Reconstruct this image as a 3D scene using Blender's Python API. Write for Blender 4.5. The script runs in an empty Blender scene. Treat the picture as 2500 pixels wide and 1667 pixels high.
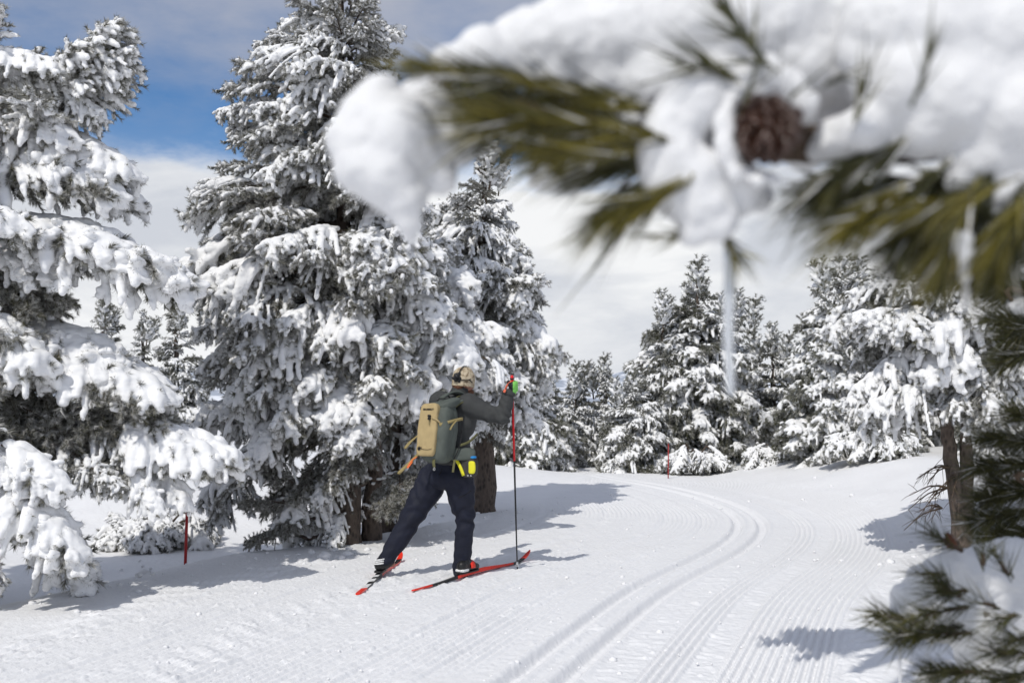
import bpy, bmesh, math, random
import numpy as np
from mathutils import Vector, Matrix

random.seed(7); np.random.seed(7)
SC = bpy.context.scene
COL = SC.collection

# ------------------------------------------------------------------ camera
FPX = 2500 * 35 / 36.0          # focal length in photograph pixels
CAMZ = 1.50
HZ = 955.0                      # eye level in the photograph
PITCH = math.atan((HZ - 833.5) / FPX)
cam_d = bpy.data.cameras.new('camera'); cam = bpy.data.objects.new('camera', cam_d); COL.objects.link(cam)
cam.location = (0, 0, CAMZ); cam.rotation_euler = (math.pi / 2 + PITCH, 0, 0)
cam_d.lens = 35; cam_d.sensor_width = 36; cam_d.clip_start = 0.05; cam_d.clip_end = 20000
cam_d.dof.use_dof = True; cam_d.dof.focus_distance = 8.1; cam_d.dof.aperture_fstop = 5.6
SC.camera = cam

# ------------------------------------------------------------------ sun, sky, exposure
SUNDIR = Vector((0.42, 0.75, -1.0)).normalized()
SUN_EL = math.asin(-SUNDIR.z)
sun_d = bpy.data.lights.new('sun', 'SUN'); sun = bpy.data.objects.new('sun', sun_d); COL.objects.link(sun)
sun_d.energy = 2.75; sun_d.angle = math.radians(0.6); sun_d.color = (1.0, 0.965, 0.90)
sun.rotation_euler = SUNDIR.to_track_quat('-Z', 'Y').to_euler()
sun.location = (-8, -14, 20)

SC.view_settings.view_transform = 'Standard'
SC.view_settings.look = 'None'
SC.view_settings.exposure = 0.0
SC.view_settings.gamma = 1.0
SC.view_settings.use_curve_mapping = False
SC.render.engine = 'CYCLES'
SC.cycles.max_bounces = 6; SC.cycles.diffuse_bounces = 4; SC.cycles.glossy_bounces = 2
SC.cycles.transmission_bounces = 4; SC.cycles.transparent_max_bounces = 6
SC.cycles.use_denoising = True

world = bpy.data.worlds.new('World'); SC.world = world; world.use_nodes = True
def build_world():
    nt = world.node_tree; N = nt.nodes; L = nt.links
    N.clear()
    out = N.new('ShaderNodeOutputWorld'); bg = N.new('ShaderNodeBackground')
    bg.inputs['Strength'].default_value = 0.1
    sky = N.new('ShaderNodeTexSky'); sky.sky_type = 'NISHITA'; sky.sun_disc = False
    sky.sun_elevation = SUN_EL
    sky.sun_rotation = math.atan2(-SUNDIR.x, -SUNDIR.y)
    sky.altitude = 1900; sky.air_density = 1.0; sky.dust_density = 0.6; sky.ozone_density = 1.5
    tc = N.new('ShaderNodeTexCoord')
    sep = N.new('ShaderNodeSeparateXYZ'); L.new(tc.outputs['Generated'], sep.inputs[0])
    # flattened direction so that the clouds stretch sideways towards the horizon
    mp = N.new('ShaderNodeMapping'); mp.inputs['Scale'].default_value = (1.0, 1.0, 2.6)
    L.new(tc.outputs['Generated'], mp.inputs[0])
    n1 = N.new('ShaderNodeTexNoise'); n1.inputs['Scale'].default_value = 3.2; n1.inputs['Detail'].default_value = 7
    n1.inputs['Roughness'].default_value = 0.55; n1.inputs['Distortion'].default_value = 0.3
    L.new(mp.outputs[0], n1.inputs['Vector'])
    n2 = N.new('ShaderNodeTexNoise'); n2.inputs['Scale'].default_value = 7.5; n2.inputs['Detail'].default_value = 6
    n2.inputs['Roughness'].default_value = 0.6
    L.new(mp.outputs[0], n2.inputs['Vector'])
    def math_(op, a, b=None, clamp=False):
        m = N.new('ShaderNodeMath'); m.operation = op; m.use_clamp = clamp
        for i, v in enumerate((a, b)):
            if v is None: continue
            if isinstance(v, (int, float)): m.inputs[i].default_value = v
            else: L.new(v, m.inputs[i])
        return m.outputs[0]
    # height in the sky, roughened by noise
    e = math_('ADD', sep.outputs['Z'], math_('MULTIPLY', math_('SUBTRACT', n2.outputs['Fac'], 0.5), 0.085))
    e = math_('ADD', e, math_('MULTIPLY', math_('SUBTRACT', n1.outputs['Fac'], 0.5), 0.11))
    low = N.new('ShaderNodeMapRange'); low.interpolation_type = 'SMOOTHSTEP'
    L.new(e, low.inputs['Value'])
    low.inputs['From Min'].default_value = 0.200; low.inputs['From Max'].default_value = 0.245
    low.inputs['To Min'].default_value = 1.0; low.inputs['To Max'].default_value = 0.0
    high = N.new('ShaderNodeMapRange'); high.interpolation_type = 'SMOOTHSTEP'
    L.new(e, high.inputs['Value'])
    high.inputs['From Min'].default_value = 0.235; high.inputs['From Max'].default_value = 0.39
    high.inputs['To Min'].default_value = 0.0; high.inputs['To Max'].default_value = 1.0
    veil = math_('MULTIPLY', high.outputs[0], math_('ADD', 0.30, math_('MULTIPLY', n1.outputs['Fac'], 1.15)), True)
    veil = math_('ADD', veil, math_('MULTIPLY', math_('SUBTRACT', n2.outputs['Fac'], 0.45), 0.5), True)
    # cloud colours (before the 0.1 strength)
    cr = N.new('ShaderNodeValToRGB')
    cr.color_ramp.elements[0].position = 0.41; cr.color_ramp.elements[0].color = (6.3, 6.6, 7.2, 1)
    cr.color_ramp.elements[1].position = 0.57; cr.color_ramp.elements[1].color = (9.2, 9.3, 9.4, 1)
    L.new(n1.outputs['Fac'], cr.inputs[0])
    boost = N.new('ShaderNodeMixRGB'); boost.blend_type = 'MULTIPLY'; boost.inputs['Fac'].default_value = 1
    L.new(sky.outputs[0], boost.inputs[1]); boost.inputs[2].default_value = (0.66, 0.95, 1.16, 1)
    m1 = N.new('ShaderNodeMixRGB'); L.new(veil, m1.inputs['Fac']); L.new(boost.outputs[0], m1.inputs[1])
    m1.inputs[2].default_value = (4.1, 4.4, 5.3, 1)
    m2 = N.new('ShaderNodeMixRGB'); L.new(low.outputs[0], m2.inputs['Fac'])
    L.new(m1.outputs[0], m2.inputs[1]); L.new(cr.outputs[0], m2.inputs[2])
    L.new(m2.outputs[0], bg.inputs['Color']); L.new(bg.outputs[0], out.inputs['Surface'])
build_world()

# ------------------------------------------------------------------ from a picture point to a place
RCAM = Matrix.Rotation(math.pi / 2 + PITCH, 3, 'X')
def ray(px, py):
    return RCAM @ Vector(((px - 1250) / FPX, -(py - 833.5) / FPX, -1.0))
def P(px, py, Y):
    r = ray(px, py); return Vector((0, 0, CAMZ)) + r * (Y / r.y)
def G(px, py, z=0.0):
    r = ray(px, py); return Vector((0, 0, CAMZ)) + r * ((z - CAMZ) / r.z)

# ------------------------------------------------------------------ small mesh tools
def mk(name, V, F, mats=(), mi=None, smooth=True, attrs=None):
    V = np.asarray(V, np.float32).reshape(-1, 3); F = np.asarray(F, np.int32)
    me = bpy.data.meshes.new(name); k = F.shape[1]
    me.vertices.add(len(V)); me.vertices.foreach_set('co', V.ravel())
    me.loops.add(F.size); me.loops.foreach_set('vertex_index', F.ravel())
    me.polygons.add(len(F)); me.polygons.foreach_set('loop_start', np.arange(0, F.size, k, dtype=np.int32))
    me.polygons.foreach_set('use_smooth', np.full(len(F), bool(smooth)))
    for m in mats: me.materials.append(m)
    if mi is not None: me.polygons.foreach_set('material_index', np.asarray(mi, np.int32))
    me.update(calc_edges=True)
    for a, v in (attrs or {}).items():
        me.attributes.new(a, 'FLOAT', 'POINT').data.foreach_set('value', np.asarray(v, np.float32))
    return me

def ob(name, me, parent=None, M=None, kind=None):
    o = bpy.data.objects.new(name, me); COL.objects.link(o)
    if parent is not None: o.parent = parent
    if M is not None: o.matrix_local = M
    if kind: o['kind'] = kind
    return o
def thing(name, label, cat, loc=(0, 0, 0), group=None):
    o = bpy.data.objects.new(name, None); COL.objects.link(o); o.location = loc
    o.empty_display_size = 0.2
    o['label'] = label; o['category'] = cat
    if group: o['group'] = group
    return o
def tag(o, label, cat, group=None):
    o['label'] = label; o['category'] = cat
    if group: o['group'] = group
    return o

def ico(sub):
    bm = bmesh.new(); bmesh.ops.create_icosphere(bm, subdivisions=sub, radius=1)
    V = np.array([v.co[:] for v in bm.verts]); F = np.array([[v.index for v in f.verts] for f in bm.faces]); bm.free()
    return V, F
ICO2 = ico(2); ICO3 = ico(3); ICO1 = ico(1)
def balls(C, R, tmpl=ICO2, rot=None):
    C = np.asarray(C, float).reshape(-1, 3); R = np.asarray(R, float)
    if R.ndim == 1: R = np.repeat(R[:, None], 3, 1)
    V0, F0 = tmpl; n = len(C)
    V = V0[None] * R[:, None, :]
    if rot is not None: V = V @ np.asarray(rot).T
    V = V + C[:, None, :]
    F = F0[None] + (np.arange(n) * len(V0))[:, None, None]
    return V.reshape(-1, 3), F.reshape(-1, 3)
def join(parts):
    Vs, Fs, o = [], [], 0
    for V, F in parts:
        Vs.append(V); Fs.append(np.asarray(F) + o); o += len(V)
    return np.concatenate(Vs), np.concatenate(Fs)
def remesh(V, F, voxel, it=4, name='lump', mats=()):
    me = mk('tmp', V, F); o = bpy.data.objects.new('tmp', me); COL.objects.link(o)
    m = o.modifiers.new('r', 'REMESH'); m.mode = 'VOXEL'; m.voxel_size = voxel; m.use_smooth_shade = True
    if it:
        s = o.modifiers.new('s', 'SMOOTH'); s.factor = 0.5; s.iterations = it
    dg = bpy.context.evaluated_depsgraph_get()
    r = bpy.data.meshes.new_from_object(o.evaluated_get(dg)); r.name = name
    bpy.data.objects.remove(o); bpy.data.meshes.remove(me)
    r.materials.clear()
    for mm in mats: r.materials.append(mm)
    return r
def mesh_np(me):
    V = np.empty(len(me.vertices) * 3, np.float32); me.vertices.foreach_get('co', V)
    return V.reshape(-1, 3)
def frames(pts):
    pts = np.asarray(pts, float); T = np.gradient(pts, axis=0); T /= np.linalg.norm(T, axis=1)[:, None] + 1e-12
    ref = np.array([0, 0, 1.0]) if abs(T[:, 2]).mean() < 0.85 else np.array([1.0, 0, 0])
    A = np.cross(T, ref); A /= np.linalg.norm(A, axis=1)[:, None] + 1e-12
    B = np.cross(A, T)
    return pts, T, A, B
def tube(pts, rad, sides=6, cap=True):
    pts, T, A, B = frames(pts); n = len(pts); rad = np.broadcast_to(np.asarray(rad, float), (n,))
    th = np.linspace(0, 2 * np.pi, sides, endpoint=False)
    V = pts[:, None] + rad[:, None, None] * (np.cos(th)[None, :, None] * A[:, None] + np.sin(th)[None, :, None] * B[:, None])
    V = V.reshape(-1, 3); F = []
    i = np.arange(n - 1)[:, None] * sides; j = np.arange(sides)[None]; jn = (j + 1) % sides
    a = i + j; b = i + jn; c = b + sides; d = a + sides
    F = np.concatenate([np.stack([a, b, c], -1).reshape(-1, 3), np.stack([a, c, d], -1).reshape(-1, 3)])
    if cap:
        V = np.concatenate([V, pts[:1], pts[-1:]]); k = n * sides
        jj = np.arange(sides); e0 = np.stack([jj * 0 + k, (jj + 1) % sides, jj], -1)
        e1 = np.stack([jj * 0 + k + 1, jj + (n - 1) * sides, (jj + 1) % sides + (n - 1) * sides], -1)
        F = np.concatenate([F, e0, e1])
    return V, F
def ribbon(pts, width, side, thick=0.003):
    """flat webbing strap: width along 'side', a little thickness"""
    pts, T, _, _ = frames(pts); s = np.asarray(side, float)
    S = s - (T @ s)[:, None] * T; S /= np.linalg.norm(S, axis=1)[:, None] + 1e-9
    Nn = np.cross(T, S); w = width / 2; t = thick / 2; n = len(pts)
    V = np.stack([pts + S * w + Nn * t, pts - S * w + Nn * t, pts - S * w - Nn * t, pts + S * w - Nn * t], 1).reshape(-1, 3)
    F = []
    for i in range(n - 1):
        for j in range(4):
            a = i * 4 + j; b = i * 4 + (j + 1) % 4; F += [[a, b, b + 4], [a, b + 4, a + 4]]
    F += [[0, 2, 1], [0, 3, 2]]; k = (n - 1) * 4; F += [[k, k + 1, k + 2], [k, k + 2, k + 3]]
    return V, np.array(F)
def curve(pts, n=16):
    """smooth line through a few points (Catmull-Rom)"""
    p = [np.array(q, float) for q in pts]; p = [2 * p[0] - p[1]] + p + [2 * p[-1] - p[-2]]
    out = []; m = len(p) - 3
    for u in np.linspace(0, m, n):
        i = min(int(u), m - 1); t = u - i; a, b, c, d = p[i:i + 4]
        out.append(0.5 * (2 * b + (c - a) * t + (2 * a - 5 * b + 4 * c - d) * t * t + (3 * b - a - 3 * c + d) * t ** 3))
    return np.array(out)
def hash2(ix, iy, seed):
    h = (ix.astype(np.int64) * 374761393 + iy.astype(np.int64) * 668265263 + seed * 1442695041) & 0xffffffff
    h = ((h ^ (h >> 13)) * 1274126177) & 0xffffffff
    return ((h ^ (h >> 16)) & 0xffff) / 65535.0
def vnoise(x, y, seed=0):
    ix = np.floor(x); iy = np.floor(y); fx = x - ix; fy = y - iy
    fx = fx * fx * fx * (fx * (fx * 6 - 15) + 10); fy = fy * fy * fy * (fy * (fy * 6 - 15) + 10)
    a = hash2(ix, iy, seed); b = hash2(ix + 1, iy, seed); c = hash2(ix, iy + 1, seed); d = hash2(ix + 1, iy + 1, seed)
    return (a + (b - a) * fx + (c - a) * fy + (a - b - c + d) * fx * fy) - 0.5
def fbm(x, y, seed=0, oct=4, gain=0.5):
    s = 0; a = 1.0
    for k in range(oct):
        s = s + a * vnoise(x * 2 ** k + 17.3 * k, y * 2 ** k - 9.1 * k, seed + k); a *= gain
    return s
def sstep(a, b, x):
    t = np.clip((x - a) / (b - a), 0, 1); return t * t * (3 - 2 * t)

# ------------------------------------------------------------------ materials
def new_mat(name):
    m = bpy.data.materials.new(name); m.use_nodes = True
    return m, m.node_tree.nodes, m.node_tree.links, m.node_tree.nodes['Principled BSDF']
def plain(name, col, rough=0.6, var=0.12, scale=30, bump=0.0, bscale=120, metal=0.0, spec=0.3):
    m, N, L, b = new_mat(name)
    b.inputs['Roughness'].default_value = rough; b.inputs['Metallic'].default_value = metal
    b.inputs['Specular IOR Level'].default_value = spec
    tc = N.new('ShaderNodeTexCoord'); n = N.new('ShaderNodeTexNoise'); n.inputs['Scale'].default_value = scale
    n.inputs['Detail'].default_value = 5; L.new(tc.outputs['Object'], n.inputs['Vector'])
    r = N.new('ShaderNodeValToRGB'); r.color_ramp.elements[0].position = 0.3; r.color_ramp.elements[1].position = 0.7
    r.color_ramp.elements[0].color = tuple(c * (1 - var) for c in col) + (1,)
    r.color_ramp.elements[1].color = tuple(min(1, c * (1 + var)) for c in col) + (1,)
    L.new(n.outputs['Fac'], r.inputs[0]); L.new(r.outputs[0], b.inputs['Base Color'])
    if bump:
        n2 = N.new('ShaderNodeTexNoise'); n2.inputs['Scale'].default_value = bscale; n2.inputs['Detail'].default_value = 6
        L.new(tc.outputs['Object'], n2.inputs['Vector'])
        bp = N.new('ShaderNodeBump'); bp.inputs['Strength'].default_value = bump; bp.inputs['Distance'].default_value = 0.01
        L.new(n2.outputs['Fac'], bp.inputs['Height']); L.new(bp.outputs[0], b.inputs['Normal'])
    return m
def snow_mat(name, col=(0.86, 0.87, 0.89), bump=0.35, s1=14, s2=160, dist=0.02, sss=0.0):
    m, N, L, b = new_mat(name)
    b.inputs['Roughness'].default_value = 0.62; b.inputs['Specular IOR Level'].default_value = 0.25
    tc = N.new('ShaderNodeTexCoord')
    n0 = N.new('ShaderNodeTexNoise'); n0.inputs['Scale'].default_value = 2.2; n0.inputs['Detail'].default_value = 4
    L.new(tc.outputs['Object'], n0.inputs['Vector'])
    r = N.new('ShaderNodeValToRGB'); r.color_ramp.elements[0].position = 0.3; r.color_ramp.elements[1].position = 0.7
    r.color_ramp.elements[0].color = tuple(c * 0.965 for c in col) + (1,); r.color_ramp.elements[1].color = tuple(col) + (1,)
    L.new(n0.outputs['Fac'], r.inputs[0]); L.new(r.outputs[0], b.inputs['Base Color'])
    n1 = N.new('ShaderNodeTexNoise'); n1.inputs['Scale'].default_value = s1; n1.inputs['Detail'].default_value = 5
    n2 = N.new('ShaderNodeTexNoise'); n2.inputs['Scale'].default_value = s2; n2.inputs['Detail'].default_value = 3
    for n in (n1, n2): L.new(tc.outputs['Object'], n.inputs['Vector'])
    ad = N.new('ShaderNodeMath'); ad.operation = 'MULTIPLY_ADD'; ad.inputs[1].default_value = 0.25
    L.new(n2.outputs['Fac'], ad.inputs[0]); L.new(n1.outputs['Fac'], ad.inputs[2])
    bp = N.new('ShaderNodeBump'); bp.inputs['Strength'].default_value = bump; bp.inputs['Distance'].default_value = dist
    L.new(ad.outputs[0], bp.inputs['Height']); L.new(bp.outputs[0], b.inputs['Normal'])
    if sss:
        b.inputs['Subsurface Weight'].default_value = sss
        b.inputs['Subsurface Radius'].default_value = (0.02, 0.022, 0.026); b.inputs['Subsurface Scale'].default_value = 1.0
    return m
def needle_mat(name, dark, light, frost_col=(0.70, 0.69, 0.675)):
    m, N, L, b = new_mat(name)
    b.inputs['Roughness'].default_value = 0.6; b.inputs['Specular IOR Level'].default_value = 0.2
    at = N.new('ShaderNodeAttribute'); at.attribute_name = 'frost'
    tn = N.new('ShaderNodeAttribute'); tn.attribute_name = 'tint'
    mx = N.new('ShaderNodeMixRGB'); mx.inputs[1].default_value = dark + (1,); mx.inputs[2].default_value = light + (1,)
    L.new(tn.outputs['Fac'], mx.inputs['Fac'])
    m2 = N.new('ShaderNodeMixRGB'); L.new(at.outputs['Fac'], m2.inputs['Fac']); L.new(mx.outputs[0], m2.inputs[1])
    m2.inputs[2].default_value = frost_col + (1,); L.new(m2.outputs[0], b.inputs['Base Color'])
    return m
M_SNOWTREE = snow_mat('tree_snow', (0.86, 0.862, 0.868), 0.30, 18, 120, 0.015)
M_SNOWNEAR = snow_mat('near_snow', (0.76, 0.762, 0.768), 0.5, 60, 300, 0.006)
M_GROUND = snow_mat('snow_ground', (0.82, 0.822, 0.832), 0.7, 18, 120, 0.014)
M_NEEDLE = needle_mat('frosted_needles', (0.030, 0.034, 0.016), (0.085, 0.080, 0.030))
M_NEEDLE_BG = needle_mat('dark_needles', (0.026, 0.034, 0.013), (0.080, 0.082, 0.022))
M_NEEDLE_NEAR = needle_mat('green_needles', (0.016, 0.022, 0.006), (0.085, 0.078, 0.012))
M_NEEDLE_YEL = needle_mat('yellow_green_needles', (0.032, 0.034, 0.005), (0.19, 0.155, 0.014))
M_TWIG = plain('twig_bark', (0.085, 0.060, 0.042), 0.85, 0.35, 40)
def bark_mat():
    m, N, L, b = new_mat('bark'); b.inputs['Roughness'].default_value = 0.9
    tc = N.new('ShaderNodeTexCoord'); mp = N.new('ShaderNodeMapping'); mp.inputs['Scale'].default_value = (1, 1, 0.45)
    L.new(tc.outputs['Object'], mp.inputs[0])
    v = N.new('ShaderNodeTexVoronoi'); v.inputs['Scale'].default_value = 26; L.new(mp.outputs[0], v.inputs['Vector'])
    n = N.new('ShaderNodeTexNoise'); n.inputs['Scale'].default_value = 14; n.inputs['Detail'].default_value = 8
    L.new(mp.outputs[0], n.inputs['Vector'])
    mu = N.new('ShaderNodeMath'); mu.operation = 'ADD'; L.new(v.outputs['Distance'], mu.inputs[0]); L.new(n.outputs['Fac'], mu.inputs[1])
    r = N.new('ShaderNodeValToRGB'); r.color_ramp.elements[0].position = 0.45; r.color_ramp.elements[1].position = 1.15
    r.color_ramp.elements[0].color = (0.016, 0.012, 0.010, 1); r.color_ramp.elements[1].color = (0.105, 0.080, 0.064, 1)
    L.new(mu.outputs[0], r.inputs[0]); L.new(r.outputs[0], b.inputs['Base Color'])
    bp = N.new('ShaderNodeBump'); bp.inputs['Strength'].default_value = 0.9; bp.inputs['Distance'].default_value = 0.03
    L.new(mu.outputs[0], bp.inputs['Height']); L.new(bp.outputs[0], b.inputs['Normal'])
    return m
M_BARK = bark_mat()

# ================================================================== GROUND
# middle of the pair of ski tracks, as places on the snow
LEFT_G = [(1242, 1665), (1383, 1542), (1540, 1423), (1689, 1364), (1774, 1321), (1799, 1283), (1765, 1249), (1689, 1217), (1583, 1190), (1476, 1172)]
RIGHT_G = [(1366, 1665), (1498, 1563), (1625, 1461), (1753, 1381), (1838, 1325), (1868, 1279), (1838, 1245), (1753, 1213), (1625, 1184), (1519, 1172)]
def resample(c, n):
    c = np.asarray(c); d = np.r_[0, np.cumsum(np.linalg.norm(np.diff(c, axis=0), axis=1))]
    u = np.linspace(0, d[-1], n); return np.stack([np.interp(u, d, c[:, k]) for k in range(c.shape[1])], 1)
lg = resample(curve([G(*p)[:] for p in LEFT_G], 80), 60); rg = resample(curve([G(*p)[:] for p in RIGHT_G], 80), 60)
TRK = ((lg + rg) / 2)[:, :2]
for _ in range(6): TRK[1:-1] = (TRK[:-2] + 2 * TRK[1:-1] + TRK[2:]) / 4
d0 = TRK[0] - TRK[6]; d0 /= np.linalg.norm(d0); back = [TRK[0] + d0 * k for k in (14, 10, 6, 3, 1.2)]
d1 = TRK[-1] - TRK[-6]; d1 /= np.linalg.norm(d1); fwd = [TRK[-1] + d1 * k + np.array((0, 0.12 * k)) for k in (1, 2.5, 5, 9)]
TRK = np.array(back + list(TRK) + fwd)
EDGE = np.array([G(px, py)[:2] for px, py in ((-900, 1800), (-300, 1590), (0, 1488), (300, 1415), (600, 1352), (900, 1313), (1060, 1285), (1190, 1252), (1290, 1225), (1380, 1195), (1430, 1172))])
def signed_dist(x, y, C):
    best = np.full(x.shape, 1e9); sgn = np.ones(x.shape); along = np.zeros(x.shape); acc = 0.0
    for a, b in zip(C[:-1], C[1:]):
        d = b - a; L2 = d @ d; Ln = math.sqrt(L2)
        u = np.clip(((x - a[0]) * d[0] + (y - a[1]) * d[1]) / L2, 0, 1)
        qx = x - a[0] - u * d[0]; qy = y - a[1] - u * d[1]; r = np.hypot(qx, qy)
        m = r < best; best = np.where(m, r, best)
        sgn = np.where(m, np.where(d[0] * qy - d[1] * qx > 0, -1.0, 1.0), sgn)   # right of the line is positive
        along = np.where(m, acc + u * Ln, along); acc += Ln
    return best * sgn, along
def terrain(x, y):
    x = np.asarray(x, float); y = np.asarray(y, float)
    z = np.zeros(np.broadcast(x, y).shape)
    yc = 17.6 + 0.4 * np.sin(x * 0.5)
    d = np.maximum(y - yc, 0); z = z - 0.16 * d * d / (d + 3.0)
    z = np.maximum(z, -60)
    # bank on the right
    z = z + 0.50 * sstep(3.3, 6.2, x) * sstep(6.5, 11.5, y) + 0.25 * sstep(6, 14, x) * sstep(4, 10, y)
    # hollow beyond the left trail edge, then rolling snow
    e, _ = signed_dist(x, y, EDGE)
    el = np.maximum(-e, 0)
    z = z - 0.30 * sstep(0.0, 1.0, el) * sstep(14.0, 11.0, y) + 0.22 * sstep(0.3, 5.0, el) * sstep(10, 16, y)
    z = z + 0.10 * fbm(x * 0.22 + 3, y * 0.22, 5, 3) * sstep(0.0, 2.0, np.maximum(el, x - 4.0))
    z = z + 0.18 * np.exp(-(((x + 0.6) / 1.6) ** 2 + ((y - 17.2) / 2.2) ** 2))
    return z
def tz(x, y): return float(terrain(np.array([x]), np.array([y]))[0])

def micro(x, y):
    t, s = signed_dist(x, y, TRK); e, s_e = signed_dist(x, y, EDGE)
    inside = sstep(-0.05, 0.25, e)
    fade = np.clip(1.15 - np.hypot(x, y) / 26, 0, 1)
    w1 = 0.018 * fbm(s * 0.6, t * 0.6, 11, 2)
    tt = t + w1 * 0.3
    z = np.zeros_like(x)
    # the two classic tracks
    for c in (-0.135, 0.135):
        q = np.abs(tt - c); z -= 0.052 * (1 - sstep(0.026, 0.066, q)) - 0.014 * np.exp(-((q - 0.085) / 0.022) ** 2)
    # comb ridges right of the tracks
    n_s = fbm(s * 1.3, t * 3.0, 21, 3)
    a1 = sstep(0.46, 0.50, tt) * sstep(0.70, 0.66, tt); z += a1 * 0.014 * np.cos(2 * np.pi * tt / 0.052)
    mash = sstep(0.68, 0.70, tt) * sstep(0.86, 0.84, tt)
    z += mash * (0.010 * vnoise(s * 22 + t * 9, t * 10, 31) + 0.006 * vnoise(s * 45, t * 30, 32) - 0.008)
    a2 = sstep(0.84, 0.87, tt) * sstep(1.50 + 0.10 * n_s, 1.40 + 0.10 * n_s, tt)
    ridge = np.cos(2 * np.pi * (tt - 0.02) / 0.048)
    bead = 0.72 + 0.28 * np.cos(2 * np.pi * s / 0.052 + 2.2 * np.floor((tt - 0.02) / 0.048 + 0.5)) * sstep(9.5, 6.5, y)
    z += a2 * 0.018 * ridge * bead
    # crumbly right edge
    ed = np.exp(-((tt - 1.55) / 0.10) ** 2); z += ed * (0.030 * np.maximum(vnoise(x * 14, y * 14, 41), -0.1) + 0.018 * vnoise(x * 34, y * 34, 42))
    # skating lane left of the tracks: worn corduroy, skate scratches, rough snow
    lane = sstep(-0.28, -0.45, tt) * inside
    worn = np.clip(0.7 + 1.4 * fbm(x * 0.7, y * 0.7, 51, 3), 0.1, 1)
    z += lane * worn * 0.0105 * np.cos(2 * np.pi * tt / 0.055)
    bands = np.clip(0.35 + 1.9 * fbm(tt * 1.6 + 4, s * 0.12, 55, 2), 0, 1)
    z += lane * bands * (0.019 * vnoise(x * 7 + y * 2, y * 17, 61) + 0.013 * vnoise(x * 19, y * 40, 62))
    for k, (c, w) in enumerate(((-0.62, 0.05), (-1.05, 0.04), (-1.75, 0.06), (-2.5, 0.05), (-3.1, 0.07))):
        q = tt - c - 0.10 * fbm(s * 0.25 + 7 * k, s * 0 + k, 71 + k, 2)
        z += inside * (0.014 * np.exp(-(q / w) ** 2) * (0.6 + vnoise(s * 9, tt * 6, 80 + k)) - 0.012 * np.exp(-((q - 0.09) / 0.05) ** 2))
    for k, (p, q_) in enumerate((((600, 1700), (1110, 1485)), ((700, 1610), (930, 1522)), ((540, 1570), (900, 1420)), ((1270, 1300), (1420, 1240)), ((1330, 1322), (1420, 1282)), ((180, 1610), (690, 1405)), ((1000, 1462), (1130, 1412)),
            ((1130, 1690), (1450, 1530)), ((820, 1690), (1180, 1520)), ((900, 1440), (1290, 1400)), ((300, 1700), (760, 1500)), ((1180, 1440), (1420, 1330)), ((60, 1640), (520, 1480)), ((1100, 1330), (1330, 1300)), ((1000, 1600), (1240, 1490)))):
        t_, s_ = signed_dist(x, y, np.array([G(*p)[:2], ((np.array(G(*p)[:2]) + np.array(G(*q_)[:2])) / 2 + [0.02, -0.03]), G(*q_)[:2]]))
        z += (-0.016 * np.exp(-(t_ / 0.016) ** 2) + 0.010 * np.exp(-((t_ - 0.038) / 0.022) ** 2) * (1 + vnoise(x * 20, y * 20, 130 + k))) * (0.6 + vnoise(s_ * 4, s_ * 0, 131 + k))
    # herringbone dashes along the left margin
    q = e - 0.75; dash = np.exp(-(q / 0.17) ** 2)
    z += dash * 0.020 * np.clip(np.cos(2 * np.pi * (s_e * 3.0 - q * 2.6)), 0, 1) * sstep(12, 9, y)
    q = e - 1.9; dash = np.exp(-(q / 0.14) ** 2)
    z += dash * 0.012 * np.clip(np.cos(2 * np.pi * (s_e * 3.6 + q * 3.0)), 0, 1) * sstep(12, 9, y)
    # between tracks and comb: light crumbs
    mid = sstep(0.20, 0.28, tt) * sstep(0.50, 0.44, tt)
    z += mid * (0.018 * np.maximum(vnoise(x * 8, y * 20, 91) - 0.05, 0) + 0.006 * vnoise(x * 30, y * 40, 92))
    # natural snow outside
    outd = 1 - inside * sstep(1.75, 1.5, tt)
    z += outd * (0.05 * fbm(x * 0.9, y * 0.9, 95, 4))
    z += 0.004 * fbm(x * 22, y * 26, 97, 2)
    crumbs = np.maximum(vnoise(x * 16, y * 16, 99) - 0.40, 0); z += crumbs * 0.10 * inside
    return z * fade

def build_ground():
    dense = np.radians(np.linspace(-29.5, 29.5, 980))
    sideL = np.radians(np.concatenate([np.linspace(-180, -60, 30), np.linspace(-56, -30, 50)]))
    th = np.concatenate([sideL, dense, -sideL[::-1][:-1]])
    r = [0.3, 0.8, 1.4, 2.0, 2.6, 3.1, 3.5]
    rr = 3.9
    while rr < 21: r.append(rr); rr += max(0.010, rr * rr / (1.5 * 995) * 0.52)
    while rr < 6000: r.append(rr); rr *= 1.05
    r = np.array(r); nt = len(th); nr = len(r)
    X = np.outer(r, np.sin(th)); Y = np.outer(r, np.cos(th))
    Z = terrain(X, Y); near = r < 22
    Z[near] += micro(X[near], Y[near])
    V = np.stack([X, Y, Z], -1).reshape(-1, 3)
    i = np.arange(nr - 1)[:, None] * nt; j = np.arange(nt)[None]; jn = (j + 1) % nt
    F = np.stack([i + j, i + jn, i + jn + nt, i + j + nt], -1).reshape(-1, 4)[:, ::-1]
    V = np.concatenate([V, [[0, 0, tz(0, 0)]]])
    me = mk('snow_ground', V, F, (M_GROUND,))
    o = ob('snow_ground', me, kind='structure')
    return o
build_ground()

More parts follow.
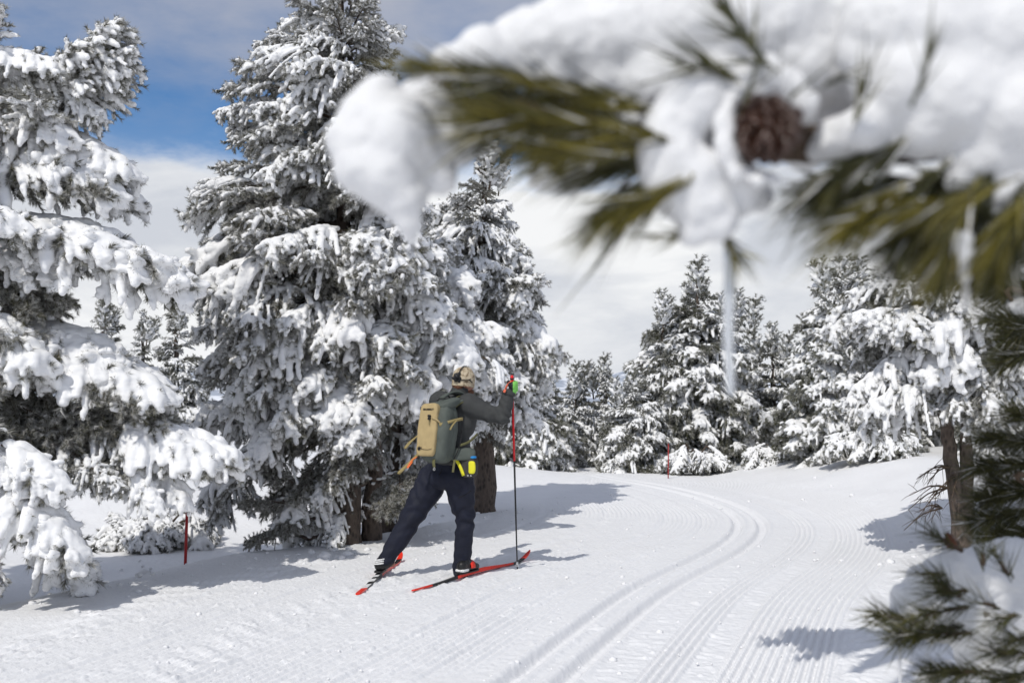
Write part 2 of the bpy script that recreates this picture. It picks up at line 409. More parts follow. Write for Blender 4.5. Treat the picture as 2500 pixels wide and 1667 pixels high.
def build_mountains():
    n = 260; m = 30
    xs = np.linspace(-5200, 5200, n); ys = np.linspace(3300, 5200, m)
    X, Y = np.meshgrid(xs, ys)
    prof = 60 + 260 * np.maximum(fbm(X / 900 + 3.1, Y / 1500, 201, 5, 0.55) + 0.18, 0) + 60 * np.maximum(fbm(X / 220, Y / 260, 210, 4), -0.2)
    ramp = sstep(3300, 4500, Y)
    Z = -60 + (prof + 60) * ramp * 0.86
    V = np.stack([X, Y, Z], -1).reshape(-1, 3); i = np.arange(m - 1)[:, None] * n; j = np.arange(n - 1)[None]
    F = np.stack([i + j, i + j + 1, i + j + 1 + n, i + j + n], -1).reshape(-1, 4)
    mt, N, L, b = new_mat('far_mountain'); b.inputs['Roughness'].default_value = 0.9
    tc = N.new('ShaderNodeTexCoord'); ns = N.new('ShaderNodeTexNoise'); ns.inputs['Scale'].default_value = 0.012; ns.inputs['Detail'].default_value = 8
    L.new(tc.outputs['Object'], ns.inputs['Vector'])
    rp = N.new('ShaderNodeValToRGB'); rp.color_ramp.elements[0].position = 0.45; rp.color_ramp.elements[1].position = 0.55
    rp.color_ramp.elements[0].color = (0.34, 0.38, 0.45, 1); rp.color_ramp.elements[1].color = (0.72, 0.75, 0.80, 1)  # rock kept pale blue-grey: distance haze is put into the colour
    L.new(ns.outputs['Fac'], rp.inputs[0]); L.new(rp.outputs[0], b.inputs['Base Color'])
    ob('mountain_range', mk('mountain_range', V, F, (mt,)), kind='structure')
build_mountains()

# ================================================================== PINE BOUGHS
def needles(pos, axis, rng, n, ln, wid, spread=(15, 60), upbias=0.0):
    """tufts of thin blades: pos, axis (k,3)"""
    k = len(pos); pos = np.repeat(pos, n, 0); ax = np.repeat(axis, n, 0); m = k * n
    ax = ax / (np.linalg.norm(ax, axis=1)[:, None] + 1e-9)
    r = rng.normal(size=(m, 3)); r -= (r * ax).sum(1)[:, None] * ax; r /= np.linalg.norm(r, axis=1)[:, None] + 1e-9
    a = np.radians(rng.uniform(spread[0], spread[1], m))[:, None]
    d = ax * np.cos(a) + r * np.sin(a); d[:, 2] += upbias; d /= np.linalg.norm(d, axis=1)[:, None]
    L = ln * rng.uniform(0.7, 1.2, m)[:, None]
    base = pos + ax * (rng.uniform(-0.5, 0.5, m)[:, None] * ln * 0.7)
    s = np.cross(d, rng.normal(size=(m, 3))); s /= np.linalg.norm(s, axis=1)[:, None] + 1e-9
    w = wid * rng.uniform(0.7, 1.3, m)[:, None]
    V = np.stack([base - s * w / 2, base + s * w / 2, base + d * L], 1).reshape(-1, 3)
    F = np.arange(3 * m).reshape(-1, 3)
    return V, F, m

def bough(seed, n_side=26, snow_p=0.7, r0=0.045, droop=0.28, rise=0.12, frost=0.45, finger=2, nl=0.062, nw=0.0065,
          nn=22, mat=None, twiglets=3, leader=False, axis_snow=0.8, voxel=0.013, width=1.0, dens=0.032, lift=0.72, smooth=6, taper=(0.95, 0.30), hang=(0.25, 0.75), tw_snow=0.6):
    rng = np.random.default_rng(seed); mat = mat or M_NEEDLE
    up = np.array([1.0, 0, 0]) if leader else np.array([0, 0, 1.0])
    t = np.linspace(0, 1, 14)
    wob = rng.normal(0, 0.03)
    ax = np.stack([t * (1 if leader else 0.97), wob * np.sin(t * 3), (0 * t if leader else rise * t - droop * t ** 2)], 1)
    tubes = [tube(ax, np.linspace(0.022, 0.006, 14), 5)]
    tp, ta, C, R = [], [], [], []
    def on_axis(u): return np.array([np.interp(u, t, ax[:, k]) for k in range(3)])
    for i in range(n_side):
        u = 0.10 + 0.90 * (i + rng.uniform(0, 0.8)) / n_side
        p0 = on_axis(u)
        ln = width * (0.46 * (1 - u) ** 0.55 + 0.10) * rng.uniform(0.65, 1.15)
        if leader:
            phi = i * 2.4 + rng.uniform(-0.4, 0.4); ang = math.radians(rng.uniform(38, 62)); ln *= 0.62
            d = np.array([math.cos(ang), math.sin(ang) * math.cos(phi), math.sin(ang) * math.sin(phi)])
        else:
            side = 1 if i % 2 else -1; ang = math.radians(rng.uniform(30, 68)) * (1.0 - 0.45 * u); el = rng.uniform(-0.25, 0.35)
            d = np.array([math.cos(ang), side * math.sin(ang), el]); d /= np.linalg.norm(d)
        dd = 0.0 if leader else rng.uniform(*hang)
        q = np.linspace(0, 1, 7)
        pts = p0 + d * ln * q[:, None] - up * (dd * ln * q ** 2)[:, None]
        if leader: pts = pts + up * (0.25 * ln * q ** 2)[:, None]
        tubes.append(tube(pts, np.linspace(0.007, 0.003, 7), 3, False))
        dirs = np.gradient(pts, axis=0)
        for s in np.arange(0.2, 1.02, dens / ln):
            p = np.array([np.interp(s, q, pts[:, k]) for k in range(3)]); dv = np.array([np.interp(s, q, dirs[:, k]) for k in range(3)])
            tp.append(p); ta.append(dv / np.linalg.norm(dv) + up * rng.uniform(-0.15, 0.35))
        for k in range(twiglets):
            s = rng.uniform(0.25, 0.9); p = np.array([np.interp(s, q, pts[:, c]) for c in range(3)])
            dv = np.array([np.interp(s, q, dirs[:, c]) for c in range(3)]); dv /= np.linalg.norm(dv)
            e = dv * 0.7 + rng.normal(0, 0.55, 3); e /= np.linalg.norm(e); L2 = rng.uniform(0.05, 0.13) * width
            for v in (0.35, 0.7, 1.0): tp.append(p + e * L2 * v); ta.append(e + up * 0.1)
            if snow_p > 0.02 and rng.random() < snow_p * tw_snow:
                c0 = p + e * L2 * 0.8; r = r0 * rng.uniform(0.45, 0.8)
                C += [c0 + up * r * 0.6, c0 + e * r * 0.9 + up * r * 0.1]; R += [[r, r, r * 0.85], [r * 0.85] * 3]
        if rng.random() < snow_p:
            big = rng.uniform(0.72, 1.3); ph = rng.uniform(0, 6); fl = rng.uniform(0.72, 0.95)
            for s in np.arange(rng.uniform(0.10, 0.45), 1.0, 0.016 / ln):
                p = np.array([np.interp(s, q, pts[:, k]) for k in range(3)])
                r = r0 * big * (taper[0] - taper[1] * s + 0.10 * math.sin(s * 7 + ph))
                C.append(p + up * r * lift + rng.normal(0, 0.003, 3)); R.append([r, r, r * fl])
            tip = pts[-1]; r = r0 * big * (taper[0] - taper[1]) * 0.95; dv = dirs[-1] / np.linalg.norm(dirs[-1])
            nf = rng.integers(0, finger + 1) if rng.random() < 0.7 else 0
            for k in range(nf):
                rr = r * (1.0 - 0.16 * k); C.append(tip + up * (rr * lift - (k + 0.4) * r * 0.42) + dv * r * (0.2 + 0.32 * k)); R.append([rr, rr, rr * 1.1])
    for u in np.arange(0.12, 1.0, 0.018):
        if rng.random() < axis_snow and snow_p > 0.05:
            r = r0 * (1.05 + 0.22 * math.sin(u * 11 + seed)); C.append(on_axis(u) + up * r * lift + rng.normal(0, 0.004, 3)); R.append([r, r, r * 0.85])
    if snow_p > 0.05 and not leader:
        e = on_axis(1.0); r = r0 * 0.95
        for k in range(finger + 1):
            C.append(e + np.array([r * 0.30 * k, 0, r * 0.5 - k * r * 0.42])); R.append([r * (1 - 0.13 * k)] * 3)
    tp = np.array(tp); ta = np.array(ta)
    # shoots along the main stem too
    us = np.arange(0.15, 1.02, 0.03); mp_ = np.array([on_axis(u) for u in us]); md = np.repeat([[1.0, 0, 0]], len(us), 0) + rng.normal(0, 0.3, (len(us), 3))
    tp = np.concatenate([tp, mp_]); ta = np.concatenate([ta, md])
    NV, NF, m = needles(tp, ta, rng, nn, nl, nw)
    ft = np.clip(rng.normal(frost, 0.22, len(tp)), 0, 1); fr = np.clip(np.repeat(ft, nn) + rng.normal(0, 0.18, m), 0, 1)
    tn = np.clip(np.repeat(rng.uniform(0, 1, len(tp)), nn) * 0.6 + rng.uniform(0, 0.5, m), 0, 1)
    TV, TF = join(tubes)
    V = np.concatenate([TV, NV]); F = np.concatenate([TF, NF + len(TV)])
    me = mk('bough', V, F, (M_TWIG, mat), np.r_[np.zeros(len(TF)), np.ones(len(NF))], True,
            {'frost': np.r_[np.zeros(len(TV)), np.repeat(fr, 3)], 'tint': np.r_[np.zeros(len(TV)), np.repeat(tn, 3)]})
    sm = None
    if C:
        SV, SF = balls(C, np.array(R)); sm = remesh(SV, SF, voxel, smooth, 'snow_cap', (M_SNOWTREE,))
        V = mesh_np(sm).astype(float)
        sm.vertices.foreach_set('co', (V + 0.010 * np.stack([fbm(V[:, 1] * 14, V[:, 2] * 14, 301 + seed), fbm(V[:, 0] * 14, V[:, 2] * 14, 302 + seed), fbm(V[:, 0] * 14, V[:, 1] * 14, 303 + seed)], 1)).astype(np.float32).ravel())
        sm.update()
    return me, sm

KIT = {
 'heavy':   [bough(1000 + k, 30, 0.88, 0.072, 0.34, 0.18, 0.34, 3, twiglets=4, voxel=0.015, lift=0.74, smooth=6, taper=(1.10, 0.54), hang=(0.5, 1.15), nl=0.075, nw=0.0075) for k in range(4)],
 'medium':  [bough(1100 + k, 28, 0.84, 0.045, 0.26, 0.12, 0.34, 2, twiglets=4, smooth=4, hang=(0.4, 1.1), tw_snow=0.95, voxel=0.0125) for k in range(5)],
 'light':   [bough(1200 + k, 28, 0.64, 0.039, 0.22, 0.10, 0.42, 2, tw_snow=0.8, smooth=4, axis_snow=0.25, twiglets=4) for k in range(4)],
 'frosted': [bough(1300 + k, 24, 0.0, 0.03, 0.20, 0.08, 0.42, 1, twiglets=4) for k in range(3)],
 'leader':  [bough(1400 + k, 22, 0.85, 0.048, 0, 0, 0.36, 1, tw_snow=0.9, leader=True, axis_snow=0.2) for k in range(3)],
 'dark':    [bough(1500 + k, 24, 0.86, 0.050, 0.26, 0.14, 0.34, 2, tw_snow=0.9, nl=0.075, nw=0.009, nn=16, mat=M_NEEDLE_BG, voxel=0.016) for k in range(4)],
 'darkbare': [bough(1600 + k, 22, 0.16, 0.040, 0.22, 0.10, 0.30, 1, nl=0.075, nw=0.009, nn=18, mat=M_NEEDLE_BG, axis_snow=0.2, voxel=0.016) for k in range(2)],
 'darkleader': [bough(1700 + k, 20, 0.75, 0.048, 0, 0, 0.32, 1, nl=0.075, nw=0.009, nn=16, mat=M_NEEDLE_BG, leader=True, axis_snow=0.2, voxel=0.016) for k in range(2)],
}
def put_bough(tree, kind, root, direction, scale, rng, roll=0.0, base=None, zs=1.0):
    d = Vector(direction).normalized()
    lead = 'leader' in kind
    ref = Vector((0, 0, 1)) if abs(d.z) < 0.97 else Vector((0, 1, 0))
    y = ref.cross(d).normalized(); z = d.cross(y)
    M = Matrix((d, y, z)).transposed().to_4x4()
    M = Matrix.Translation(Vector(root) - (base or Vector((0, 0, 0)))) @ M @ Matrix.Rotation(roll, 4, 'X') @ Matrix.Diagonal((scale, scale * rng.uniform(0.85, 1.15), zs * scale * rng.uniform(0.9, 1.1), 1))
    a, s = KIT[kind][rng.integers(len(KIT[kind]))]
    b = ob('bough', a, tree, M)
    if s is not None: ob('snow_cap', s, b)
    return b

def trunk_mesh(base, stems, limbs, rng, r0):
    parts = []
    for pts, ra, rb in stems:
        c = curve(pts, 22); c = c + np.c_[rng.normal(0, 0.012, (22, 2)), np.zeros(22)]
        rad = np.linspace(ra, rb, 22); rad[:3] *= np.array([1.35, 1.15, 1.04])
        parts.append(tube(c, rad, 12))
    for a, b, r in limbs:
        a = np.array(a); b = np.array(b); mid = (a + b) / 2 - np.array([0, 0, 0.06 * np.linalg.norm(b - a)])
        parts.append(tube(curve([a, mid, b], 6), np.linspace(r, r * 0.55, 6), 5, False))
    V, F = join(parts); V = V - np.array(base)
    return mk('trunk', V, F, (M_BARK,))

def pine(label, trunk_px, Y, prof, n, mix, seed, zmin=0.3, r0=0.14, scale=(0.7, 1.1), stems=None, group=None, pitch=(-28, 60),
         front=0.0, ztop=None, leaders=3, lead_s=0.7, name='pine_tree', depth=0.85, inner=0.35, inner_kind='frosted', bare=None, cat='pine tree', leadkind=None, gexp=1.15):
    """prof: rows (py, left px, right px) of the crown's outline at distance Y"""
    rng = np.random.default_rng(seed)
    tx = P(trunk_px, HZ, Y).x; bz = tz(tx, Y) - 0.05; base = Vector((tx, Y, bz))
    rows = []
    for py, l, r in prof:
        z = P(trunk_px, py, Y).z; k = Y / FPX
        rows.append((z, (trunk_px - l) * k, (r - trunk_px) * k))
    rows.sort(); rows = np.array(rows)
    ztop = ztop or rows[-1, 0]; z0 = rows[0, 0]
    t = thing(name, label, cat, base, group)
    def ext(z, phi):
        l = np.interp(z, rows[:, 0], rows[:, 1]); r = np.interp(z, rows[:, 0], rows[:, 2]); c, s = math.cos(phi), math.sin(phi)
        ex = r if c > 0 else l; ey = (l + r) / 2 * depth
        return c * ex, s * ey
    # heights weighted by girth
    zz = np.linspace(z0, ztop, 200); g = np.interp(zz, rows[:, 0], np.maximum(rows[:, 1] + rows[:, 2] , 0.1)) ** gexp; cdf = np.cumsum(g); cdf /= cdf[-1]
    limbs = []; kinds = list(mix.keys()); w = np.array([mix[k] for k in kinds], float); w /= w.sum()
    for i in range(n):
        z = float(np.interp((i + rng.uniform(0, 1)) / n, cdf, zz)); f = (z - z0) / max(ztop - z0, 0.1)
        phi = i * 2.39996 + rng.uniform(-0.5, 0.5)
        if math.sin(phi) > 0.25 and rng.random() < 0.45: phi = -phi        # more on the open, sunny side
        ex, ey = ext(z, phi); inn = rng.random() < inner
        q = rng.uniform(0.40, 0.75) if inn else rng.uniform(0.84, 1.04)
        tip = Vector((tx + ex * q, Y + ey * q, z)); R = math.hypot(ex * q, ey * q)
        pit = math.radians(np.interp(f, [0, 0.35, 0.7, 0.92, 1], [pitch[0], pitch[0] * 0.6, 4, 32, pitch[1]]) + rng.normal(0, 9))
        ls = min(max(R, 0.28), rng.uniform(*scale)); 
        hd = Vector((ex, ey, 0)); hd = hd.normalized() if hd.length > 0.02 else Vector((1, 0, 0))
        hd.rotate(Matrix.Rotation(rng.normal(0, 0.28), 3, 'Z'))
        d = hd * math.cos(pit) + Vector((0, 0, math.sin(pit)))
        droop_fix = Vector((0, 0, 0.12 * ls))
        root = tip - d * ls + droop_fix
        if root.z < tz(root.x, root.y) + 0.1: root.z = tz(root.x, root.y) + 0.1
        kind = inner_kind if inn and rng.random() < 0.6 else kinds[rng.choice(len(kinds), p=w)]
        put_bough(t, kind, root, d, ls, rng, rng.normal(0, 0.2), base)
        rr = math.hypot(root.x - tx, root.y - Y)
        if rr > 0.12:
            zr = min(max(root.z - rr * math.sin(pit) * 0.8, bz + 0.5), ztop - 0.2)
            limbs.append(((tx, Y, zr), root[:], 0.012 + 0.018 * ls))
    lk = leadkind or ('darkleader' if 'dark' in inner_kind else 'leader')
    for i in range(leaders):
        a = rng.uniform(0, 6.28); rad = 0 if i == 0 else rng.uniform(0.1, 0.35) * lead_s
        put_bough(t, lk, (tx + math.cos(a) * rad, Y + math.sin(a) * rad, ztop - lead_s * rng.uniform(0.72, 0.85) - rad * 0.6),
                  (math.cos(a) * 0.25 * (i > 0), math.sin(a) * 0.25 * (i > 0), 1), lead_s * rng.uniform(0.8, 1.05), rng, 0, base)
    stems = stems or [([(tx, Y, bz - 0.1), (tx + 0.03, Y, (bz + ztop) / 2), (tx, Y, ztop - 0.15)], r0, 0.02)]
    ob('trunk', trunk_mesh(base[:], stems, limbs, rng, r0), t)
    return t, base, rng

# ---------------------------------------------------------------- the trees of the middle distance
MIXC = {'medium': 0.44, 'heavy': 0.13, 'light': 0.43}
cx = P(845, HZ, 10.0).x; cb = tz(cx, 10.0)
c2 = P(905, HZ, 10.2).x
centre, cbase, crng = pine('tallest frosted pine with twin trunks, its top cut off by the picture', 845, 10.0,
    [(1325, 500, 735), (1230, 470, 770), (1140, 490, 860), (1075, 490, 980), (960, 470, 1060), (850, 480, 1120), (720, 450, 1110), (640, 435, 1090), (560, 470, 1060),
     (470, 490, 1010), (400, 540, 990), (300, 560, 960), (210, 560, 960), (120, 660, 965), (20, 700, 955), (-90, 760, 900), (-140, 810, 850)],
    290, MIXC, 21, r0=0.17, scale=(0.55, 0.95), leaders=4, lead_s=0.8, inner=0.40,
    stems=[([(cx, 10.0, cb - 0.15), (cx + 0.03, 10, 1.6), (cx - 0.05, 10, 3.4), (cx - 0.1, 10, 5.9)], 0.150, 0.025),
           ([(c2, 10.2, cb - 0.15), (c2 + 0.05, 10.2, 1.5), (c2 + 0.18, 10.1, 3.0), (c2 + 0.15, 10, 4.8)], 0.095, 0.02)])

def low_limbs():
    for k, (a, b, Yb) in enumerate((((830, 1270), (690, 1225), 9.7), ((825, 1300), (660, 1290), 9.6), ((835, 1200), (700, 1170), 9.8), ((860, 1180), (980, 1150), 9.9), ((830, 1240), (720, 1262), 9.6), ((890, 1240), (960, 1225), 9.9))):
        A = P(a[0], a[1], 10.0); B = P(b[0], b[1], Yb); c = curve([A, (A + B) / 2 + Vector((0, 0, -.05)), B], 10); c[:, 2] += crng.normal(0, .012, 10)
        V, F = tube(c - np.array(cbase[:]), np.linspace(.028, .010, 10), 7); l = ob('limb', mk('limb', V, F, (M_BARK,)), centre)
        V, F = balls(c - np.array(cbase[:]) + [0, 0, .022], np.repeat([[.035, .022, .016]], 10, 0) * crng.uniform(.6, 1.2, (10, 1))); ob('snow_cap', remesh(V, F, .008, 3, 'snow_cap', (M_SNOWTREE,)), l)
        for m in range(2): put_bough(centre, 'frosted', B + (A - B) * .15, (B - A).normalized() + Vector((crng.normal(0, .5), crng.normal(0, .5), crng.normal(0, .3))), crng.uniform(.3, .45), crng, 0, cbase)
    for px, py in ((800, 1120), (880, 1110), (850, 1160), (780, 1190), (930, 1180), (900, 1210), (760, 1150)):
        B = P(px, py, 9.55); put_bough(centre, 'frosted', B + Vector((crng.normal(0, .1), .35, .1)), (crng.normal(0, .4), -1, -.35), crng.uniform(.4, .55), crng, 0, cbase)
low_limbs()

pine('broad snowy pine directly behind the skier, wedged between the two tallest pines', 955, 11.2,
    [(1270, 830, 1060), (1150, 830, 1100), (1000, 850, 1190), (900, 850, 1240), (800, 860, 1235), (700, 850, 1190), (600, 870, 1120), (520, 880, 1060), (470, 900, 1010)],
    110, {'medium': 0.5, 'heavy': 0.38, 'light': 0.12}, 22, r0=0.13, scale=(0.6, 1.0), leaders=2)

pine('snowy pine with thick dark bare trunk just right of the skier\'s legs', 1180, 12.6,
    [(1090, 1080, 1290), (1000, 1020, 1330), (880, 1010, 1390), (800, 1010, 1330), (730, 1000, 1375), (650, 1020, 1300), (560, 1030, 1262), (480, 1060, 1235), (400, 1110, 1185), (370, 1135, 1160)],
    170, {'medium': 0.60, 'heavy': 0.20, 'light': 0.20}, 23, r0=0.155, scale=(0.5, 0.85), leaders=3, lead_s=0.6)

# ---------------------------------------------------------------- the big pine at the left edge
MIXL = {'heavy': 0.22, 'medium': 0.22, 'light': 0.56}
left, lbase, lrng = pine('heavily snow-loaded pine cut off by the left edge of the picture', -150, 7.7,
    [(1380, -430, -20), (1250, -600, 60), (1150, -650, 200), (1050, -700, 270), (900, -700, 250), (800, -680, 180), (700, -670, 90), (640, -660, 230), (560, -650, 240), (490, -620, 50), (420, -600, 190), (300, -560, 185), (200, -520, 190), (120, -480, 110), (40, -380, -20)],
    150, MIXL, 31, r0=0.19, scale=(0.65, 1.0), leaders=2, lead_s=0.8, inner=0.5)
def hero(tree, base, kind, a, b, rng, Ya=7.7, Yb=7.45, n=1, spread=0.12, ls=None, roll=0.0):
    """boughs that end round picture point b, coming from a"""
    A = P(a[0], a[1], Ya); B = P(b[0], b[1], Yb); d = (B - A) * 0.93; B = A + d
    for k in range(n):
        off = Vector((rng.normal(0, spread), rng.normal(0, spread), rng.normal(0, spread * 0.45))) if k else Vector((0, 0, 0))
        s = ls or d.length; s = min(s, d.length) * (rng.uniform(0.72, 0.95) if k else 1.0)
        dd = d.normalized() + (Vector((0, 0, 0.10)))
        put_bough(tree, kind, B + off - dd.normalized() * s, dd, s, rng, roll + rng.normal(0, 0.15), base, 0.8 if kind == 'heavy' else 1.0)
for a, b, n, kind, ls in (
    ((-20, 540), (470, 640), 2, 'heavy', 1.05), ((-40, 520), (300, 560), 3, 'heavy', 0.9), ((-60, 540), (150, 640), 3, 'heavy', 0.8),
    ((-20, 300), (318, 450), 3, 'heavy', 0.8), ((-20, 240), (200, 320), 3, 'heavy', 0.8), ((0, 160), (265, 260), 2, 'medium', 0.6),
    ((-60, 130), (200, 170), 3, 'heavy', 0.7), ((110, 270), (310, 120), 2, 'medium', 0.7), ((120, 260), (275, 40), 2, 'medium', 0.8), ((60, 240), (300, 150), 2, 'medium', 0.7),
    ((-20, 780), (430, 940), 2, 'heavy', 0.95), ((-30, 760), (300, 850), 2, 'heavy', 0.9), ((-60, 760), (110, 900), 3, 'heavy', 0.8),
    ((160, 950), (550, 1100), 2, 'heavy', 0.8), ((100, 980), (420, 1100), 4, 'medium', 0.75), ((330, 1060), (470, 1230), 2, 'heavy', 0.45),
    ((0, 980), (320, 1160), 5, 'light', 0.7), ((-40, 900), (240, 1060), 6, 'frosted', 0.8), ((-60, 1000), (150, 1000), 5, 'frosted', 0.7), ((100, 900), (420, 1030), 5, 'frosted', 0.7), ((-60, 700), (150, 720), 4, 'frosted', 0.7), ((0, 430), (200, 440), 4, 'frosted', 0.6), ((150, 1060), (380, 1200), 4, 'light', 0.5),
    ((-80, 1100), (255, 1390), 1, 'heavy', 0.95)):
    hero(left, lbase, kind, a, b, lrng, n=n, ls=ls)
for a, b, n, kind, ls in (((-90, 1070), (215, 1330), 2, 'heavy', 0.75), ((-160, 1100), (70, 1270), 2, 'heavy', 0.6), ((-140, 1240), (10, 1420), 2, 'medium', 0.5), ((-60, 1050), (150, 1180), 2, 'heavy', 0.6)):
    hero(left, lbase, kind, a, b, lrng, Ya=7.0, Yb=6.85, n=n, ls=ls, spread=.07)

for a, b, n, kind, ls, y in (((800, 830), (690, 960), 2, 'heavy', .7, 9.2), ((840, 860), (800, 1010), 2, 'heavy', .75, 9.1), ((700, 960), (600, 1110), 2, 'heavy', .7, 9.3), ((950, 640), (1060, 790), 2, 'heavy', .7, 9.6), ((1030, 740), (1170, 880), 2, 'heavy', .75, 9.7),
        ((1090, 820), (1215, 940), 2, 'heavy', .6, 10.2), ((900, 540), (990, 640), 2, 'heavy', .6, 9.5), ((760, 560), (640, 620), 2, 'medium', .7, 9.4), ((880, 880), (960, 960), 2, 'medium', .6, 9.5), ((640, 780), (470, 790), 2, 'medium', .7, 9.6), ((620, 690), (455, 690), 2, 'medium', .7, 9.7), ((700, 240), (555, 250), 2, 'medium', .6, 9.8), ((760, 120), (665, 70), 2, 'medium', .5, 9.9), ((850, 120), (960, 60), 2, 'medium', .5, 9.9)):
    hero(centre, cbase, kind, a, b, crng, Ya=10.0, Yb=y, n=n, ls=ls, spread=.10)

# ---------------------------------------------------------------- trees at the back
MIXD = {'dark': 0.74, 'darkbare': 0.26}
def back(label, px, Y, prof, n, seed, **k):
    kw = dict(scale=(0.7, 1.1), inner_kind='darkbare', inner=0.22, r0=0.10, leaders=3, lead_s=0.9, pitch=(-20, 60), gexp=0.75, group='pines standing beyond the crest of the trail')
    kw.update(k); return pine(label, px, Y, prof, n, MIXD, seed, **kw)
back('small pointed pine seen in the gap just right of the large left pine', 425, 19, [(1200, 330, 540), (1000, 340, 520), (850, 375, 480), (780, 395, 455), (725, 415, 440)], 110, 41, lead_s=0.8)
back('thin far pine top just clear of the big left pine, leftmost of the far pines', 250, 21, [(1200, 170, 330), (1000, 185, 320), (850, 200, 310), (770, 225, 285), (738, 240, 265)], 90, 42, lead_s=0.8)
back('smallest pine top showing in the gap, between two taller far pines at left', 345, 23, [(1200, 280, 410), (1000, 290, 400), (870, 310, 385), (800, 330, 365), (775, 338, 352)], 80, 43, lead_s=0.7)
back('bushy low pine behind the red and black ski pole', 1270, 19, [(1150, 1130, 1400), (1060, 1140, 1400), (980, 1180, 1350), (900, 1230, 1310), (870, 1255, 1285)], 100, 44)
back('short far pine in the middle of the picture, below the mountains', 1405, 22, [(1165, 1310, 1500), (1060, 1330, 1480), (980, 1360, 1450), (930, 1385, 1430), (905, 1398, 1415)], 95, 45, lead_s=0.8)
back('short slim pine with a pointed top, touching the left flank of the tall right-hand pine', 1475, 22.5, [(1165, 1400, 1560), (1060, 1420, 1540), (980, 1440, 1520), (920, 1460, 1495), (893, 1470, 1480)], 85, 46, lead_s=0.8)
back('tallest pine beyond the crest, with its pointed top beside the icicle', 1705, 20, [(1150, 1560, 1880), (1050, 1540, 1880), (960, 1530, 1860), (880, 1545, 1840), (800, 1580, 1800), (740, 1640, 1770), (700, 1680, 1735), (672, 1700, 1720)], 150, 47)
back('narrow pine with a blunt top on the left shoulder of the tallest far pine', 1615, 19.5, [(1150, 1510, 1700), (1050, 1520, 1700), (940, 1540, 1690), (850, 1575, 1665), (770, 1595, 1640), (728, 1610, 1622)], 80, 48, lead_s=0.7)
back('pine half hidden by the icicle, right of the tallest far pine', 1800, 21.5, [(1150, 1700, 1920), (1050, 1710, 1900), (940, 1730, 1880), (850, 1760, 1850), (770, 1785, 1825), (720, 1798, 1808)], 80, 49)
back('small bushy pine in the dip between the two groups of far pines at right', 1885, 20.5, [(1150, 1780, 2000), (1050, 1800, 2000), (950, 1820, 1970), (870, 1850, 1930), (805, 1875, 1900)], 80, 50)
back('wide pine with big snow lumps right of the dip in the treeline', 2060, 17, [(1150, 1880, 2240), (1050, 1900, 2240), (940, 1920, 2220), (840, 1940, 2200), (760, 1965, 2170), (690, 2000, 2120), (640, 2040, 2085)], 150, 51)
back('far pine behind the bare forked trunk at the right', 2230, 18.5, [(1130, 2080, 2400), (1000, 2090, 2400), (860, 2110, 2360), (740, 2150, 2320), (650, 2210, 2260)], 90, 52)
back('far pine at the right edge, mostly hidden by green needles', 2470, 16, [(1130, 2300, 2700), (1000, 2300, 2700), (860, 2320, 2650), (740, 2360, 2600), (640, 2430, 2520)], 90, 53)
back('low frosted pine filling the gap beside the ski pole, under the mountains', 1345, 20.5, [(1165, 1240, 1450), (1060, 1260, 1430), (1000, 1290, 1400), (950, 1325, 1365)], 90, 54, lead_s=0.7)
back('squat pine tucked in front of the left flank of the tallest far pine', 1545, 19, [(1165, 1440, 1650), (1080, 1455, 1640), (1000, 1480, 1610), (930, 1520, 1570)], 90, 55, lead_s=0.7)
# low snowed-in bushes at the foot of the trees
for lab, px, Y, prof, n, sd in (
    ('low bush buried in snow at the crest, right of the far red pole', 1690, 18.2, [(1160, 1580, 1800), (1125, 1610, 1770), (1100, 1660, 1720)], 26, 61),
    ('rounded snowy bush below the dip in the treeline', 1890, 18.0, [(1155, 1790, 1990), (1120, 1810, 1970), (1085, 1860, 1930)], 30, 62),
    ('snowy bush at the foot of the right-hand slope', 2130, 15.5, [(1120, 1990, 2260), (1090, 2010, 2240), (1050, 2080, 2200)], 34, 63)):
    pine(lab, px, Y, prof, n, {'dark': 1}, sd, scale=(0.45, 0.7), leaders=0, inner_kind='darkbare', inner=0.2, r0=0.03, pitch=(-30, 10), name='snowy_bush', cat='bush', depth=0.7)
pine('low row of snow-capped juniper-like shrub on the snow beside the left red pole', 380, 11.5, [(1330, 240, 560), (1300, 250, 540), (1270, 300, 500)], 34,
     {'medium': 0.7, 'heavy': 0.3}, 64, scale=(0.35, 0.6), leaders=0, inner=0.2, r0=0.03, pitch=(-20, 10), name='snowy_bush', cat='bush')

# ---------------------------------------------------------------- right-hand pine with the bare forked trunk
rx = P(2335, HZ, 9.0).x; rb = tz(rx, 9.0)
right, rbase, rrng = pine('pine with bare reddish forked trunk and dead twigs on the right bank', 2330, 9.0,
    [(1060, 2080, 2560), (1000, 2040, 2600), (930, 2060, 2620), (850, 2010, 2640), (780, 2040, 2640), (700, 2080, 2600), (640, 2150, 2560), (560, 2260, 2480)],
    110, {'medium': 0.6, 'light': 0.3, 'heavy': 0.1}, 71, r0=0.10, scale=(0.5, 0.8), leaders=2, depth=0.8,
    stems=[([(rx + 0.02, 9.0, rb - 0.15), (rx - 0.055, 9, 0.9), (rx - 0.12, 9, 1.5), (rx - 0.12, 9, 2.6)], 0.078, 0.03),
           ([(rx + 0.03, 8.98, rb - 0.1), (rx + 0.06, 8.97, 0.9), (rx + 0.12, 9, 1.6), (rx + 0.2, 9, 2.4)], 0.070, 0.03)])
